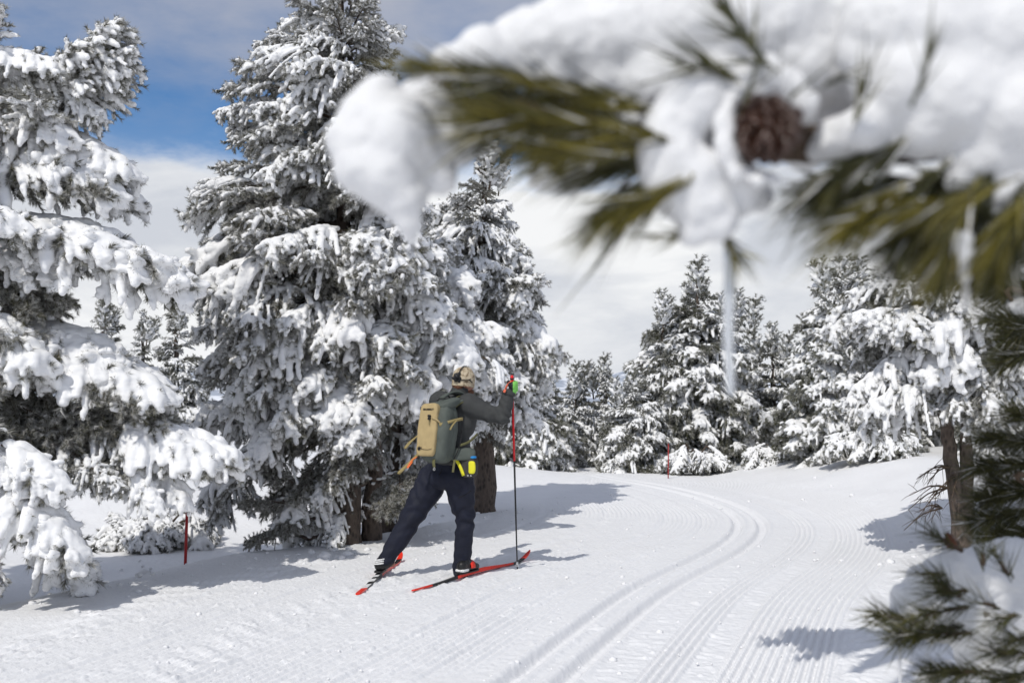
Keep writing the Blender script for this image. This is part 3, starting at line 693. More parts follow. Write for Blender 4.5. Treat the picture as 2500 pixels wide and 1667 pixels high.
def dead_twigs():
    rng = np.random.default_rng(5); parts = []
    for px, py, n in ((2315, 1190, 5), (2300, 1240, 5), (2320, 1140, 4), (2345, 1160, 4)):
        a = np.array(P(px, py, 8.95)[:])
        for k in range(n):
            d = np.array([-rng.uniform(0.5, 1.0), rng.uniform(-0.7, 0.2), rng.uniform(-0.5, 0.45)]); d /= np.linalg.norm(d); l = rng.uniform(0.15, 0.42)
            c = curve([a, a + d * l * 0.5 + [0, 0, 0.02], a + d * l + [0, 0, -0.05]], 7); parts.append(tube(c, np.linspace(0.008, 0.003, 7), 4))
            for m in range(6):
                s = c[rng.integers(2, 7)]; e = d + rng.normal(0, 0.7, 3) - [0, 0, 0.5]; e /= np.linalg.norm(e); l2 = rng.uniform(0.05, 0.16)
                parts.append(tube([s, s + e * l2 * 0.5, s + e * l2 + [0, 0, -0.015]], [0.003, 0.0025, 0.0015], 3))
    V, F = join(parts); ob('dead_twigs', mk('dead_twigs', V - np.array(rbase[:]), F, (M_TWIG,)), right)
dead_twigs()

# ================================================================== MARKER POLES
M_REDPOLE = plain('red_pole_paint', (0.36, 0.022, 0.022), 0.45, 0.2, 60)
def marker(label, top, bot, Y, r):
    b = G(*bot) if Y is None else P(bot[0], bot[1], Y); a = P(top[0], top[1], b.y); g = tz(b.x, b.y); b.z = g - 0.1
    t = thing('marker_pole', label, 'pole', (b.x, b.y, g), 'red marker poles along the trail')
    V, F = tube([Vector(b) - Vector(t.location), (Vector(a) + Vector(b)) / 2 - Vector(t.location), Vector(a) - Vector(t.location)], [r, r, r * 0.95], 10)
    ob('shaft', mk('shaft', V, F, (M_REDPOLE,)), t)
    V, F = tube([Vector(a) - Vector(t.location), Vector(a) - Vector(t.location) + Vector((0, 0, 0.02))], [r * 1.12, r * 0.8], 10)
    ob('cap', mk('cap', V, F, (M_REDPOLE,)), t)
marker('red marker pole in the snow under the hanging bough at left', (457, 1235), (452, 1370), None, 0.013)
marker('thin far red marker pole in front of the dark pines at the crest', (1632, 1085), (1631, 1164), 17.2, 0.0095)


# ================================================================== SKIER
FW = Vector((0.50, 0.866, 0)); RT = Vector((0.866, -0.50, 0)); UP = Vector((0, 0, 1))
YS = 8.15
def sk(px, py, dy=0.0): return np.array(P(px, py, YS + dy)[:])
def capsules(segs):
    C, R = [], []
    for a, ra, b, rb in segs:
        a = np.array(a, float); b = np.array(b, float); L = np.linalg.norm(b - a); n = max(2, int(L / (0.3 * min(ra, rb))) + 1)
        for u in np.linspace(0, 1, n): C.append(a + (b - a) * u); R.append(ra + (rb - ra) * u)
    return balls(C, np.array(R))
def ell(c, axes, r):
    """one ellipsoid turned into its own axes"""
    V0, F0 = ICO3; V = (V0 * np.array(r)) @ np.array([list(a) for a in axes]); return V + np.array(c), F0
def rbox(c, axes, half, n=5.0, sub=ICO3, taper=None):
    V0, F0 = sub; p = V0 / ((np.abs(V0) ** n).sum(1) ** (1 / n))[:, None]
    if taper is not None: p = taper(p)
    return (p * np.array(half)) @ np.array([list(a) for a in axes]) + np.array(c), F0
ICO4 = ico(5)
def displace(me, f):
    V = mesh_np(me).astype(float); Nn = np.empty(len(me.vertices) * 3, np.float32); me.vertices.foreach_get('normal', Nn)
    me.vertices.foreach_set('co', (V + Nn.reshape(-1, 3) * f(V)[:, None]).astype(np.float32).ravel()); me.update()
def shift(V, o): return np.asarray(V) - np.array(o[:])

M_SKIN = plain('skin', (0.36, 0.17, 0.115), 0.5, 0.12, 60)
M_BEARD = plain('reddish_beard', (0.13, 0.055, 0.030), 0.8, 0.4, 200)
M_JACKET = plain('grey_fleece', (0.047, 0.049, 0.049), 0.85, 0.10, 25, 0.12, 300)
M_TROUSER = plain('navy_trousers', (0.0085, 0.0105, 0.0225), 0.72, 0.18, 12, 0.10, 200)
M_SEAM = plain('dark_seam', (0.006, 0.006, 0.009), 0.8)
M_BLACK = plain('black_plastic', (0.012, 0.012, 0.013), 0.4, 0.2, 80)
M_BOOT = plain('boot_black', (0.016, 0.016, 0.017), 0.42, 0.3, 60)
M_RED = plain('ski_red', (0.72, 0.035, 0.018), 0.35, 0.08, 30)
M_POLERED = plain('pole_red', (0.62, 0.012, 0.018), 0.35, 0.06, 40)
M_WHITE = plain('white_print', (0.70, 0.70, 0.70), 0.5, 0.25, 90)
M_GREEN = plain('glove_green', (0.20, 0.55, 0.11), 0.7, 0.1, 40)
M_CORAL = plain('coral', (0.80, 0.17, 0.09), 0.6, 0.1, 40)
M_TAN = plain('tan_canvas', (0.40, 0.305, 0.155), 0.8, 0.07, 22, 0.10, 350)
M_OLIVE = plain('grey_green_nylon', (0.080, 0.093, 0.082), 0.7, 0.14, 14, 0.10, 260)
M_STRAP = plain('olive_webbing', (0.115, 0.110, 0.048), 0.8, 0.12, 90)
M_STRAPTAN = plain('khaki_webbing', (0.27, 0.215, 0.095), 0.8, 0.12, 90)
M_ORANGE = plain('orange_cord', (0.85, 0.19, 0.05), 0.6, 0.08, 60)
M_YELLOW = plain('yellow_fabric', (0.70, 0.66, 0.03), 0.6, 0.06, 40)
M_GREYF = plain('dark_grey_fabric', (0.045, 0.042, 0.040), 0.8, 0.15, 40)
M_BLUE = plain('blue_fabric', (0.02, 0.22, 0.55), 0.6, 0.1, 40)
M_METAL = plain('steel', (0.55, 0.55, 0.55), 0.3, 0.1, 40, metal=1.0)
def camo():
    m, N, L, b = new_mat('camo_fleece'); b.inputs['Roughness'].default_value = 0.9
    tc = N.new('ShaderNodeTexCoord'); n = N.new('ShaderNodeTexNoise'); n.inputs['Scale'].default_value = 22; n.inputs['Detail'].default_value = 5; n.inputs['Distortion'].default_value = 1.2
    L.new(tc.outputs['Object'], n.inputs['Vector']); r = N.new('ShaderNodeValToRGB'); r.color_ramp.elements[0].position = 0.36; r.color_ramp.elements[1].position = 0.56
    r.color_ramp.elements[0].color = (0.15, 0.105, 0.062, 1); r.color_ramp.elements[1].color = (0.50, 0.42, 0.30, 1)
    e = r.color_ramp.elements.new(0.45); e.color = (0.36, 0.29, 0.195, 1)
    L.new(n.outputs['Fac'], r.inputs[0]); L.new(r.outputs[0], b.inputs['Base Color']); return m
M_CAMO = camo()

# --- joints (picture places at the skier's distance)
sh_r = sk(1142, 988, -0.10); sh_l = sk(1074, 980, 0.16); el_r = sk(1224, 1022, -0.14); wr_r = sk(1241, 962, -0.14); hand = sk(1248, 945, -0.14)
el_l = sk(1092, 1030, 0.42); wr_l = sk(1120, 1000, 0.62)
pel = sk(1093, 1138, 0.0); waist = sk(1101, 1092, -0.01); chest = sk(1107, 1028, 0.0); neck0 = sk(1118, 968, 0.03); head = sk(1131, 935, 0.05)
hip_l = sk(1063, 1163, 0.07); kn_l = sk(1006, 1260, 0.02); an_l = sk(945, 1364, -0.03)
hip_r = sk(1119, 1165, -0.06); kn_r = sk(1137, 1262, -0.02); an_r = sk(1128, 1378, 0.02)
FACE = Vector((0.80, 0.58, -0.12)).normalized(); FSIDE = Vector((FACE.y, -FACE.x, 0)).normalized(); FUP = FSIDE.cross(FACE)
HAX = (FSIDE, FACE, FUP); TAX = (RT, FW, UP)
PERS = Vector((float(pel[0]), float(pel[1]), 0.0))

def finger_segs(c, A, B, Cc, g=0.0):
    segs = []
    for k, (a, ln) in enumerate(((0.030, 0.95), (0.010, 1.0), (-0.010, 0.95), (-0.028, 0.80))):
        o = c + A * a; r = 0.0088 + g
        k0 = o + B * 0.020 - Cc * 0.010; k1 = o + B * 0.028 + Cc * 0.020 * ln; k2 = o + B * 0.004 + Cc * 0.040 * ln; k3 = o - B * 0.022 + Cc * 0.026 * ln
        segs += [(k0, r * 1.1, k1, r), (k1, r, k2, r * 0.95), (k2, r * 0.95, k3, r * 0.85)]
    t0 = c + A * 0.005 - Cc * 0.030 + B * 0.008; t1 = c + A * 0.030 - Cc * 0.026 - B * 0.018; t2 = c + A * 0.040 - B * 0.030 + Cc * 0.002
    segs += [(t0, 0.012 + g, t1, 0.010 + g), (t1, 0.010 + g, t2, 0.0085 + g)]
    segs += [(c + A * 0.026 + B * 0.014 - Cc * 0.012, 0.017 + g, c - A * 0.034 + B * 0.012 - Cc * 0.018, 0.018 + g)]
    return segs
pole_tip = np.array(G(1263, 1388)[:]); grip_top = np.array(P(1250, 922, YS - 0.14)[:])
PA = Vector(grip_top - pole_tip).normalized(); PB = Vector((1, -0.25, 0)); PB = (PB - PA * PB.dot(PA)).normalized(); PC = PA.cross(PB)
pA, pB, pC = (np.array(v[:]) for v in (PA, PB, PC))
hc = grip_top - pA * 0.078
hl = wr_l + np.array([0.03, 0.06, 0.03])

def build_person():
    # the body under the clothes: one continuous figure
    k = 0.82
    segs = [(sh_r, .060, el_r, .045), (el_r, .045, wr_r, .030), (wr_r, .030, hc + pB * .012, .028),
            (sh_l, .060, el_l, .045), (el_l, .045, wr_l, .030), (wr_l, .030, hl, .030),
            (hip_l, .095, kn_l, .062), (kn_l, .060, an_l, .042), (hip_r, .095, kn_r, .062), (kn_r, .060, an_r, .042),
            (neck0, .060, head - np.array([0, 0, .05]), .054), (sh_l, .07, sh_r, .07)]
    parts = [capsules(segs), capsules(finger_segs(hc, pA, pB, pC)), capsules(finger_segs(hl, np.array([0, 0, 1.0]), -np.array([.8, .6, 0]), np.array([-.6, .8, 0])))]
    for c, r in ((pel, (.150, .11, .12)), (waist, (.140, .10, .13)), (chest, (.165, .115, .17))): parts.append(ell(c, TAX, r))
    f = np.array(FACE[:]); s = np.array(FSIDE[:]); u = np.array(FUP[:])
    parts.append(ell(head + u * .015, HAX, (.073, .092, .100)))
    parts.append(ell(head + f * .025 - u * .055, HAX, (.055, .066, .060)))                     # jaw
    parts.append(ell(head + f * .092 - u * .020, HAX, (.012, .020, .022)))                     # nose
    for g in (-1, 1):
        parts.append(ell(head + s * g * .073 - u * .012 - f * .005, HAX, (.008, .018, .030)))  # ears
        parts.append(ell(head + f * .080 + s * g * .030 + u * .012, HAX, (.016, .010, .009)))  # brows / eyes
    for d, a in (((.03, .10, 0), an_l), ((.08, .12, 0), an_r)):
        parts.append(capsules([(a - [0, 0, .02], .036, a + np.array(d) - [0, 0, .055], .026)]))
    V, F = join(parts)
    me = remesh(shift(V, PERS), F, 0.0075, 3, 'person', (M_SKIN,))
    p = ob('person', me); p.location = PERS
    tag(p, 'skier seen from behind in grey fleece, navy trousers and tan camouflage hat, striding right with one ski pole planted', 'person')
    p['label'] = 'skier seen from behind in grey fleece, dark trousers and camouflage hat, right arm raised'
    def child(name, me, par=None):
        return ob(name, me, par or p)
    # fleece
    el_mid = el_r + np.array([0.012, 0, 0.012])
    js = [(sh_r, .100, sh_r + (el_r - sh_r) * .5, .077), (sh_r + (el_r - sh_r) * .5, .077, el_mid, .069), (el_mid, .070, el_mid + (wr_r - el_mid) * .5, .063),
          (el_mid + (wr_r - el_mid) * .5, .063, wr_r - np.array([0, 0, .0]), .050),
          (sh_l, .095, el_l, .070), (el_l, .068, wr_l, .048), (sh_l + [0, 0, .0], .085, sh_r, .092), (neck0 - np.array([0, 0, .02]), .086, neck0 + (head - neck0) * .45, .074), (neck0, .080, head - np.array(FACE[:]) * .030 - np.array([0, 0, .055]), .066)]
    parts = [capsules(js)]
    for c, r in ((pel + np.array([0, 0, .035]), (.180, .135, .075)), (waist, (.178, .135, .16)), (chest, (.198, .150, .19)), (sk(1112, 985, .0), (.18, .125, .09))): parts.append(ell(c, TAX, r))
    V, F = join(parts); me = remesh(shift(V, PERS), F, 0.009, 5, 'jacket', (M_JACKET,))
    ed = el_r - np.array(PERS[:]); cu = wr_r - np.array(PERS[:])
    def wr(V):
        q = np.exp(-((np.linalg.norm(V - ed, axis=1)) / .13) ** 2)
        w = V @ np.array([0.75, 0.1, 0.65])
        return .010 * fbm(V[:, 0] * 9, V[:, 2] * 7 + V[:, 1] * 5, 401, 3) + q * .011 * np.sin(w * 78 + 6 * fbm(V[:, 0] * 8, V[:, 2] * 8, 402, 2)) + np.exp(-((V[:, 2] - 1.0) / .12) ** 2) * .004 * np.sin(V[:, 2] * 80 + 5 * fbm(V[:, 0] * 6, V[:, 1] * 6, 403, 2))
    displace(me, wr); child('jacket', me)
    V, F = tube([wr_r - (wr_r - el_r) * .04, wr_r + (wr_r - el_r) * .06, wr_r + (wr_r - el_r) * .12], [.054, .055, .049], 20); child('cuff', mk('cuff', shift(V, PERS), F, (M_JACKET,)))
    # trousers
    def leg(h, k_, a, r): 
        m1 = h + (k_ - h) * .5; m2 = k_ + (a - k_) * .5
        return [(h, r[0], m1, r[1]), (m1, r[1], k_, r[2]), (k_, r[2], m2, r[3]), (m2, r[3], a, r[4])]
    hem_l = an_l + (an_l - kn_l) * .02; hem_r = an_r + (an_r - kn_r) * .10
    segs = leg(hip_l, kn_l, hem_l, (.135, .120, .098, .090, .068)) + leg(hip_r, kn_r, hem_r, (.135, .116, .080, .076, .076))
    parts = [capsules(segs), ell(pel + np.array([0, 0, -.01]), TAX, (.190, .140, .110)), ell(pel + np.array(FW[:]) * -.05 + np.array([0, 0, -.09]), TAX, (.170, .110, .10))]
    V, F = join(parts); me = remesh(shift(V, PERS), F, 0.009, 4, 'trousers', (M_TROUSER,))
    K = [(kn_l - np.array(PERS[:]), .0), (kn_r - np.array(PERS[:]), 1.)]; A_ = [an_l - np.array(PERS[:]), an_r - np.array(PERS[:])]
    def tw(V):
        d = .014 * fbm(V[:, 0] * 7, V[:, 2] * 4 + V[:, 1] * 4, 411, 3)
        for kk, g in K:
            q = np.exp(-(np.linalg.norm(V - kk, axis=1) / .15) ** 2); d = d + q * .011 * np.sin((V[:, 2] - .35 * V[:, 0]) * 62 + 5 * fbm(V[:, 0] * 7, V[:, 2] * 5, 412, 2))
        for aa in A_:
            q = np.exp(-(np.linalg.norm(V - aa, axis=1) / .12) ** 2); d = d + q * .006 * np.sin((V[:, 2]) * 70 + 6 * fbm(V[:, 0] * 9, V[:, 1] * 9, 413, 2))
        q = np.exp(-((V[:, 2] - .70) / .12) ** 2); d = d + q * .005 * np.sin((V[:, 2] * .7 + V[:, 0]) * 55 + 5 * fbm(V[:, 0] * 6, V[:, 2] * 6, 414, 2))
        return d
    displace(me, tw); tr = child('trousers', me)
    for pts in ([(1119, 1215), (1133, 1209), (1151, 1197)], [(1079, 1143), (1076, 1152), (1072, 1160)]):
        c = curve([sk(x, y, -.215 if x > 1100 else -.155) for x, y in pts], 8); V, F = tube(c, .0035, 5)
        ob('seam', mk('seam', shift(V, PERS), F, (M_SEAM,)), tr)
    # hat
    n, m = 40, 26; V = []
    u = np.array(FUP[:]); c0 = head + u * .004
    for i in range(m):
        q = i / (m - 1); h = q * .168; r = .0935 * (1 - max(0, (q - .30) / .70) ** 2.5) ** 0.5 if q < 1 else .004
        if q < .12: r *= .985 + .015 * (q / .12)
        for j in range(n):
            a = 2 * math.pi * j / n; V.append(c0 + np.array(FSIDE[:]) * r * .94 * math.cos(a) + np.array(FACE[:]) * r * 1.05 * math.sin(a) + u * (h - .035))
    V = np.array(V); F = [[i * n + j, i * n + (j + 1) % n, (i + 1) * n + (j + 1) % n, (i + 1) * n + j] for i in range(m - 1) for j in range(n)]
    me = mk('hat', shift(V, PERS), F, (M_CAMO,)); displace(me, lambda V: .006 * fbm(V[:, 0] * 26, V[:, 2] * 22 + V[:, 1] * 12, 421, 3)); hat = child('hat', me)
    H = lambda px, py, o: np.array(P(px, py, float(head[1]) + o)[:])
    for pts in ([(1118, 915, -.092), (1124, 903, -.078), (1131, 895, -.035), (1138, 894, .0)], [(1119, 926, -.098), (1133, 928, -.096), (1146, 927, -.075), (1155, 918, -.02)], [(1146, 927, -.078), (1153, 934, -.05)]):
        c = curve([H(*q) for q in pts], 14); V, F = tube(c, .0042, 6); ob('hat_band', mk('hat_band', shift(V, PERS), F, (M_BLACK,)), hat)
    tri = [(1108, 923), (1113, 915), (1121, 912), (1122, 924), (1121, 930), (1113, 928)]
    V, F = balls([H(x, y, -.090) for x, y in tri] + [H(1116, 920, -.096)] * 1, np.array([.016, .018, .015, .017, .014, .016, .022])); ob('hat_patch', remesh(shift(V, PERS), F, .004, 3, 'hat_patch', (M_BLACK,)), hat)
    # beard and hair at the nape
    f = np.array(FACE[:]); s = np.array(FSIDE[:])
    V, F = join([ell(head + f * .045 - u * .075, HAX, (.060, .058, .042)), ell(head - f * .050 - u * .040, HAX, (.062, .042, .035))])
    me = remesh(shift(V, PERS), F, .006, 2, 'beard', (M_BEARD,)); displace(me, lambda V: .006 * fbm(V[:, 0] * 60, V[:, 2] * 50, 431, 2)); child('beard', me)
    # gloves
    for c, A, B, Cc, show in ((hc, pA, pB, pC, True), (hl, np.array([0, 0, 1.0]), -np.array([.8, .6, 0]), np.array([-.6, .8, 0]), False)):
        sg = finger_segs(c, A, B, Cc, .0085)
        w = wr_r if show else wr_l
        sg.append((c + B * .012 - Cc * .012 - A * .02, .030, w + (c - w) * .25, .034))
        V, F = capsules(sg); me = remesh(shift(V, PERS), F, .0048, 3, 'glove', (M_BLACK, M_GREEN))
        ctr = np.array([q.center[:] for q in me.polygons]) + np.array(PERS[:]) - c
        me.polygons.foreach_set('material_index', ((ctr @ B > .006 - .2 * (ctr @ Cc)) & (ctr @ A > -.062)).astype(np.int32)); me.update()
        g = child('glove', me)
        if show:
            V, F = ribbon(curve([H(1235, 961, -.40 + .10), H(1232, 956, -.31), H(1235, 949, -.30)], 6), .016, (0, .2, 1), .006)
            V, F = rbox(np.array(P(1232, 954, YS - .20)[:]), (Vector((.4, 0, .9)), Vector((0, 1, 0)), Vector((-.9, 0, .4))), (.014, .010, .010)); ob('wrist_tab', mk('wrist_tab', shift(V, PERS), F, (M_CORAL,)), g)
    return p, child
person, child = build_person()

# --- skis
def ski(label, tail, tip, lift, seed, side_red, top_marks, roll=0.0):
    a = Vector(G(*tail)); b = Vector(G(*tip)); b.z = 0; a.z = 0
    L = (b - a).length; d = (b - a).normalized(); sdir = d.cross(UP)
    R = Matrix.Rotation(roll, 3, d); sdir = R @ sdir; up = R @ UP
    n = 56; V, F, mi = [], [], []
    for i in range(n):
        u = i / (n - 1); w = .024 * (1 - .10 * math.sin(math.pi * u)); th = .011 + .021 * math.exp(-((u - .52) / .22) ** 2)
        if u > .93: w *= max(.10, math.sqrt(max(0, 1 - ((u - .93) / .072) ** 2)))
        if u < .02: w *= .72 + 14 * u
        z = .010 * math.exp(-((u - .5) / .2) ** 2) + (lift * ((u - .86) / .14) ** 2 if u > .86 else 0) + .003
        c = a + d * (L * u) + Vector((0, 0, z))
        for sx, sz in ((-1, 1), (1, 1), (1, 0), (-1, 0)): V.append((c + sdir * (w * sx) + up * (th * sz))[:])
    for i in range(n - 1):
        u = i / (n - 1)
        for j in range(4):
            x = i * 4 + j; y = i * 4 + (j + 1) % 4; F.append([x, y, y + 4, x + 4])
            if u < .115 or u > .925: k = 1
            elif j == 0: k = 2 if any(p <= u <= q for p, q in top_marks) else 0
            else: k = 1 if side_red[0] <= u <= side_red[1] else 0
            mi.append(k)
    F += [[0, 3, 2, 1], [4 * n - 4, 4 * n - 3, 4 * n - 2, 4 * n - 1]]; mi += [1, 1]
    t = thing('cross_country_ski', label, 'ski', a[:], 'pair of red and black skis')
    ob('ski_body', mk('ski_body', shift(V, a), F, (M_BLACK, M_RED, M_WHITE), mi, smooth=False), t)
    return t, a, d, sdir, up, L
def binding(t, a, c, d, sdir, up):
    V, F = join([rbox(c, (sdir, d, up), (.020, .115, .007)), rbox(np.array(c) + np.array((d * .10 + up * .012)[:]), (sdir, d, up), (.022, .028, .014))])
    ob('binding', mk('binding', shift(V, a), F, (M_BLACK,)), t)
s1 = ski('front ski pointing right under the forward boot, red side showing', (1009, 1443), (1294, 1366), .075, 1, (.31, .80), ((.60, .64),), roll=math.radians(-12))
s2 = ski('rear ski under the pushing back foot, seen end on, red tail nearest', (874, 1452), (981, 1367), .06, 2, (.45, .90), ((.115, .20), (.27, .32), (.36, .39)), roll=math.radians(-8))
def boot(anchor, sole, d, heel_white, red):
    """ski boot: sole point under the heel, facing d"""
    d = Vector(d).normalized(); s = d.cross(UP); up = UP; o = Vector(sole)
    def q(f, h, l=0): return np.array((o + d * f + up * h + s * l)[:])
    segs = [(q(.035, .048), .040, q(.12, .046), .040), (q(.12, .046), .040, q(.20, .038), .036), (q(.20, .036), .034, q(.245, .030), .026), (q(.04, .06), .044, np.array(anchor) + np.array([0, 0, .0]), .054), (q(.09, .075), .042, q(.17, .055), .036)]
    V, F = capsules(segs); V[:, 2] = np.maximum(V[:, 2], o.z + .008)
    me = remesh(shift(V, PERS), F, .007, 3, 'boot', (M_BOOT,)); b = child('boot', me)
    V, F = join([rbox(q(.04, .006), (s, d, up), (.036, .055, .008)), rbox(q(.17, .004), (s, d, up), (.036, .085, .008))]); ob('sole', mk('sole', shift(V, PERS), F, (M_BLACK,)), b)
    if heel_white:
        for h in (.072, .088, .103):
            th = np.linspace(math.radians(105), math.radians(255), 12); c = [q(.036 + .048 * math.cos(a), h + .004 * math.sin(a), .048 * math.sin(a)) for a in th]
            V, F = tube(c, .0065, 6); ob('heel_stripe', mk('heel_stripe', shift(V, PERS), F, (M_WHITE,)), b)
    else:
        V, F = rbox(q(.045, .026), (s, d, up), (.043, .050, .012)); ob('heel_clip', mk('heel_clip', shift(V, PERS), F, (M_WHITE,)), b)
    if red:
        th = np.linspace(-.2, math.pi + .2, 16); c = [q(.135, .044 + .050 * math.sin(a), .046 * math.cos(a)) for a in th]
        V, F = ribbon(c, .055, d, .006); ob('strap', mk('strap', shift(V, PERS), F, (M_RED,)), b)
    return b
def foot_on(sk_, px, py, frac_dx=0):
    t, a, d, s, up, L = sk_; g = Vector(G(px, py)); f = (g - a).dot(d); return a + d * f + Vector((0, 0, .038)), f
o1, f1 = foot_on(s1, 1122, 1413); boot(an_r + np.array([0, 0, -.02]), o1, s1[2], False, True)
o2, f2 = foot_on(s2, 924, 1413); boot(an_l + np.array([0, 0, -.02]), o2 + Vector((0, 0, .012)), s2[2], True, False)
binding(s1[0], s1[1], o1 + s1[2] * .13 - Vector((0, 0, .004)), s1[2], s1[3], s1[4]); binding(s2[0], s2[1], o2 + s2[2] * .13 - Vector((0, 0, .004)), s2[2], s2[3], s2[4])

# --- ski pole
def ski_pole():
    t = thing('ski_pole', 'thin ski pole planted in the snow, red above and black below, in green glove', 'ski pole', pole_tip)
    L = np.linalg.norm(grip_top - pole_tip); at = lambda u: (grip_top - pole_tip) * u
    ur = np.linalg.norm(np.array(P(1253, 1126, YS)[:])[2] - pole_tip[2]) / (grip_top - pole_tip)[2]
    V, F = tube([at(.0), at(.3), at(ur)], [.0055, .0072, .0085], 10); ob('lower_shaft', mk('lower_shaft', V, F, (M_BLACK,)), t)
    V, F = tube([at(ur), at(.7), at(.93)], [.0095, .0095, .0095], 10); ob('upper_shaft', mk('upper_shaft', V, F, (M_POLERED,)), t)
    V, F = tube([at(.92), at(.94), at(.97), at(1.0), at(1.012)], [.011, .0135, .0135, .0150, .010], 12); ob('grip', mk('grip', V, F, (M_POLERED,)), t)
    V, F = tube([at(.992), at(1.000)], [.0165, .0165], 12); ob('grip_band', mk('grip_band', V, F, (M_BLACK,)), t)
    V, F = join([tube([at(.018), at(.024)], [.022, .006], 12), tube([at(.024), at(.040)], [.011, .009], 10)]); ob('basket', mk('basket', V, F, (M_WHITE,)), t)
    V, F = tube([at(-.01), at(.018)], [.003, .006], 8); ob('tip', mk('tip', V, F, (M_METAL,)), t)
    c = curve([at(.985) - pC * .01, at(.97) - pC * .045 - pB * .03, at(.945) - pC * .05 - pB * .045, at(.93) - pC * .03 - pB * .03], 10)
    V, F = ribbon(c, .016, pA, .003); ob('hand_strap', mk('hand_strap', V, F, (M_CORAL,)), t)
ski_pole()

# --- rucksack
def rucksack():
    PU = (UP + FW * 0.17).normalized(); PF = RT.cross(PU) * -1; PF = (FW - PU * FW.dot(PU)).normalized()
    AX = (RT, PF, PU); oc = np.array(P(1044, 1051, YS - 0.345)[:])        # middle of the outer face
    r, f, u = (np.array(v[:]) for v in AX)
    t = thing('rucksack', 'tan and grey-green rucksack worn on the skier\'s back, with straps dangling', 'backpack', oc)
    q = lambda a, b, c: np.array([0, 0, 0]) + r * a + f * b + u * c
    def tp(p):
        p = p.copy(); k = np.clip(p[:, 2], 0, 1); p[:, 0] *= 1 - .12 * k ** 2; lo = np.clip(-p[:, 2], 0, 1)
        p[:, 1] = p[:, 1] + .18 * k ** 2 * (p[:, 1] < .2) * np.clip(.2 - p[:, 1], 0, 1) + .10 * lo ** 2 * (p[:, 1] < 0); return p
    V, F = rbox(q(.024, .118, .000), AX, (.136, .108, .238), 4.2, ICO4, tp); me = mk('main_bag', V, F, (M_OLIVE,))
    displace(me, lambda V: .013 * fbm(V[:, 0] * 10, V[:, 2] * 7 + V[:, 1] * 5, 441, 3) - .006 * np.exp(-((V @ u - .19) / .008) ** 2) - .005 * np.exp(-((V @ f - .12 - .1 * (V @ u)) / .006) ** 2) - .006 * np.exp(-((V @ u + .10 - .25 * (V @ r)) / .010) ** 2))
    bag = ob('main_bag', me, t)
    V, F = rbox(q(-.006, .022, .010), AX, (.087, .040, .208), 5.5, ICO4); me = mk('front_panel', V, F, (M_TAN,))
    displace(me, lambda V: .007 * fbm(V[:, 0] * 14, V[:, 2] * 9, 451, 3) - .006 * np.exp(-((V @ u - .135) / .004) ** 2) - .005 * np.exp(-((V @ u + .115 + .12 * (V @ r)) / .004) ** 2))
    pan = ob('front_panel', me, t)
    V, F = rbox(q(.035, .150, .228), ((RT * .985 + PU * .17).normalized(), (PF * .93 + PU * .37).normalized(), (PU * .93 - PF * .37).normalized()), (.112, .125, .042), 2.8, ICO4); ob('top_lid', mk('top_lid', V, F, (M_OLIVE,)), t)
    # lettering and badge
    fc = bpy.data.curves.new('lettering', 'FONT'); fc.body = 'MAMMUT'; fc.size = .0215; fc.align_x = 'CENTER'; fc.extrude = .0006; fc.offset = .0006; fc.space_character = 1.12
    fo = bpy.data.objects.new('lettering', fc); COL.objects.link(fo); fm = bpy.data.meshes.new_from_object(fo.evaluated_get(bpy.context.evaluated_depsgraph_get()))
    bpy.data.objects.remove(fo); fm.materials.clear(); fm.materials.append(M_SEAM); fm.name = 'lettering'
    R = Matrix((RT, PU, RT.cross(PU))).transposed().to_4x4(); R.translation = Vector(q(.000, -.0195, .158))
    lo = ob('lettering', fm, pan, R)
    ring = [q(-.050 + .014 * math.cos(a), -.0205, -.142 + .014 * math.sin(a)) for a in np.linspace(0, 2 * math.pi, 17)]
    V, F = join([tube(ring, .0022, 5), rbox(q(-.052, -.019, -.140), AX, (.008, .003, .006)), rbox(q(-.045, -.019, -.144), AX, (.004, .003, .009)), rbox(q(-.056, -.019, -.147), AX, (.003, .003, .006))])
    ob('badge', mk('badge', V, F, (M_SEAM,)), pan)
    for pts in ([(-.025, -.151), (-.032, -.128)], [(-.025, -.146), (.030, -.150), (.070, -.140)]):
        V, F = tube(curve([q(a, -.020, c) for a, c in pts], 6), .0016, 5); ob('pocket_seam', mk('pocket_seam', V, F, (M_SEAM,)), pan)
    # buckle with cord on the panel
    V, F = join([rbox(q(.022, -.030, .112), AX, (.012, .010, .009)), rbox(q(.024, -.030, .090), AX, (.011, .010, .010)), rbox(q(.022, -.028, .101), AX, (.007, .007, .018))])
    ob('cord_lock', mk('cord_lock', V, F, (M_BLACK,)), t)
    V, F = tube(curve([q(.028, -.030, .088), q(.030, -.034, .065), q(.030, -.030, .040)], 8), .0028, 6); ob('cord', mk('cord', V, F, (M_STRAP,)), t)
    V, F = ribbon(curve([q(.045, -.022, .098), q(.080, -.016, .088), q(.102, .020, .060)], 8), .014, u, .006); ob('panel_fold', mk('panel_fold', V, F, (M_TAN,)), t)
    # compression straps on the side
    V, F = ribbon(curve([q(.098, .010, .048), q(.165, .070, .085), q(.190, .165, .118), q(.186, .20, .122)], 12), .024, u, .004); ob('compression_strap', mk('compression_strap', V, F, (M_STRAPTAN,)), t)
    V, F = ribbon(curve([q(.188, .110, .100), q(.176, .080, .060), q(.168, .060, .018)], 8), .016, r, .003); ob('strap_end', mk('strap_end', V, F, (M_STRAPTAN,)), t)
    V, F = tube(curve([q(.178, .195, .15), q(.190, .20, .02), q(.176, .19, -.12), q(.150, .18, -.20)], 14), .005, 6); ob('side_piping', mk('side_piping', V, F, (M_BLACK,)), t)
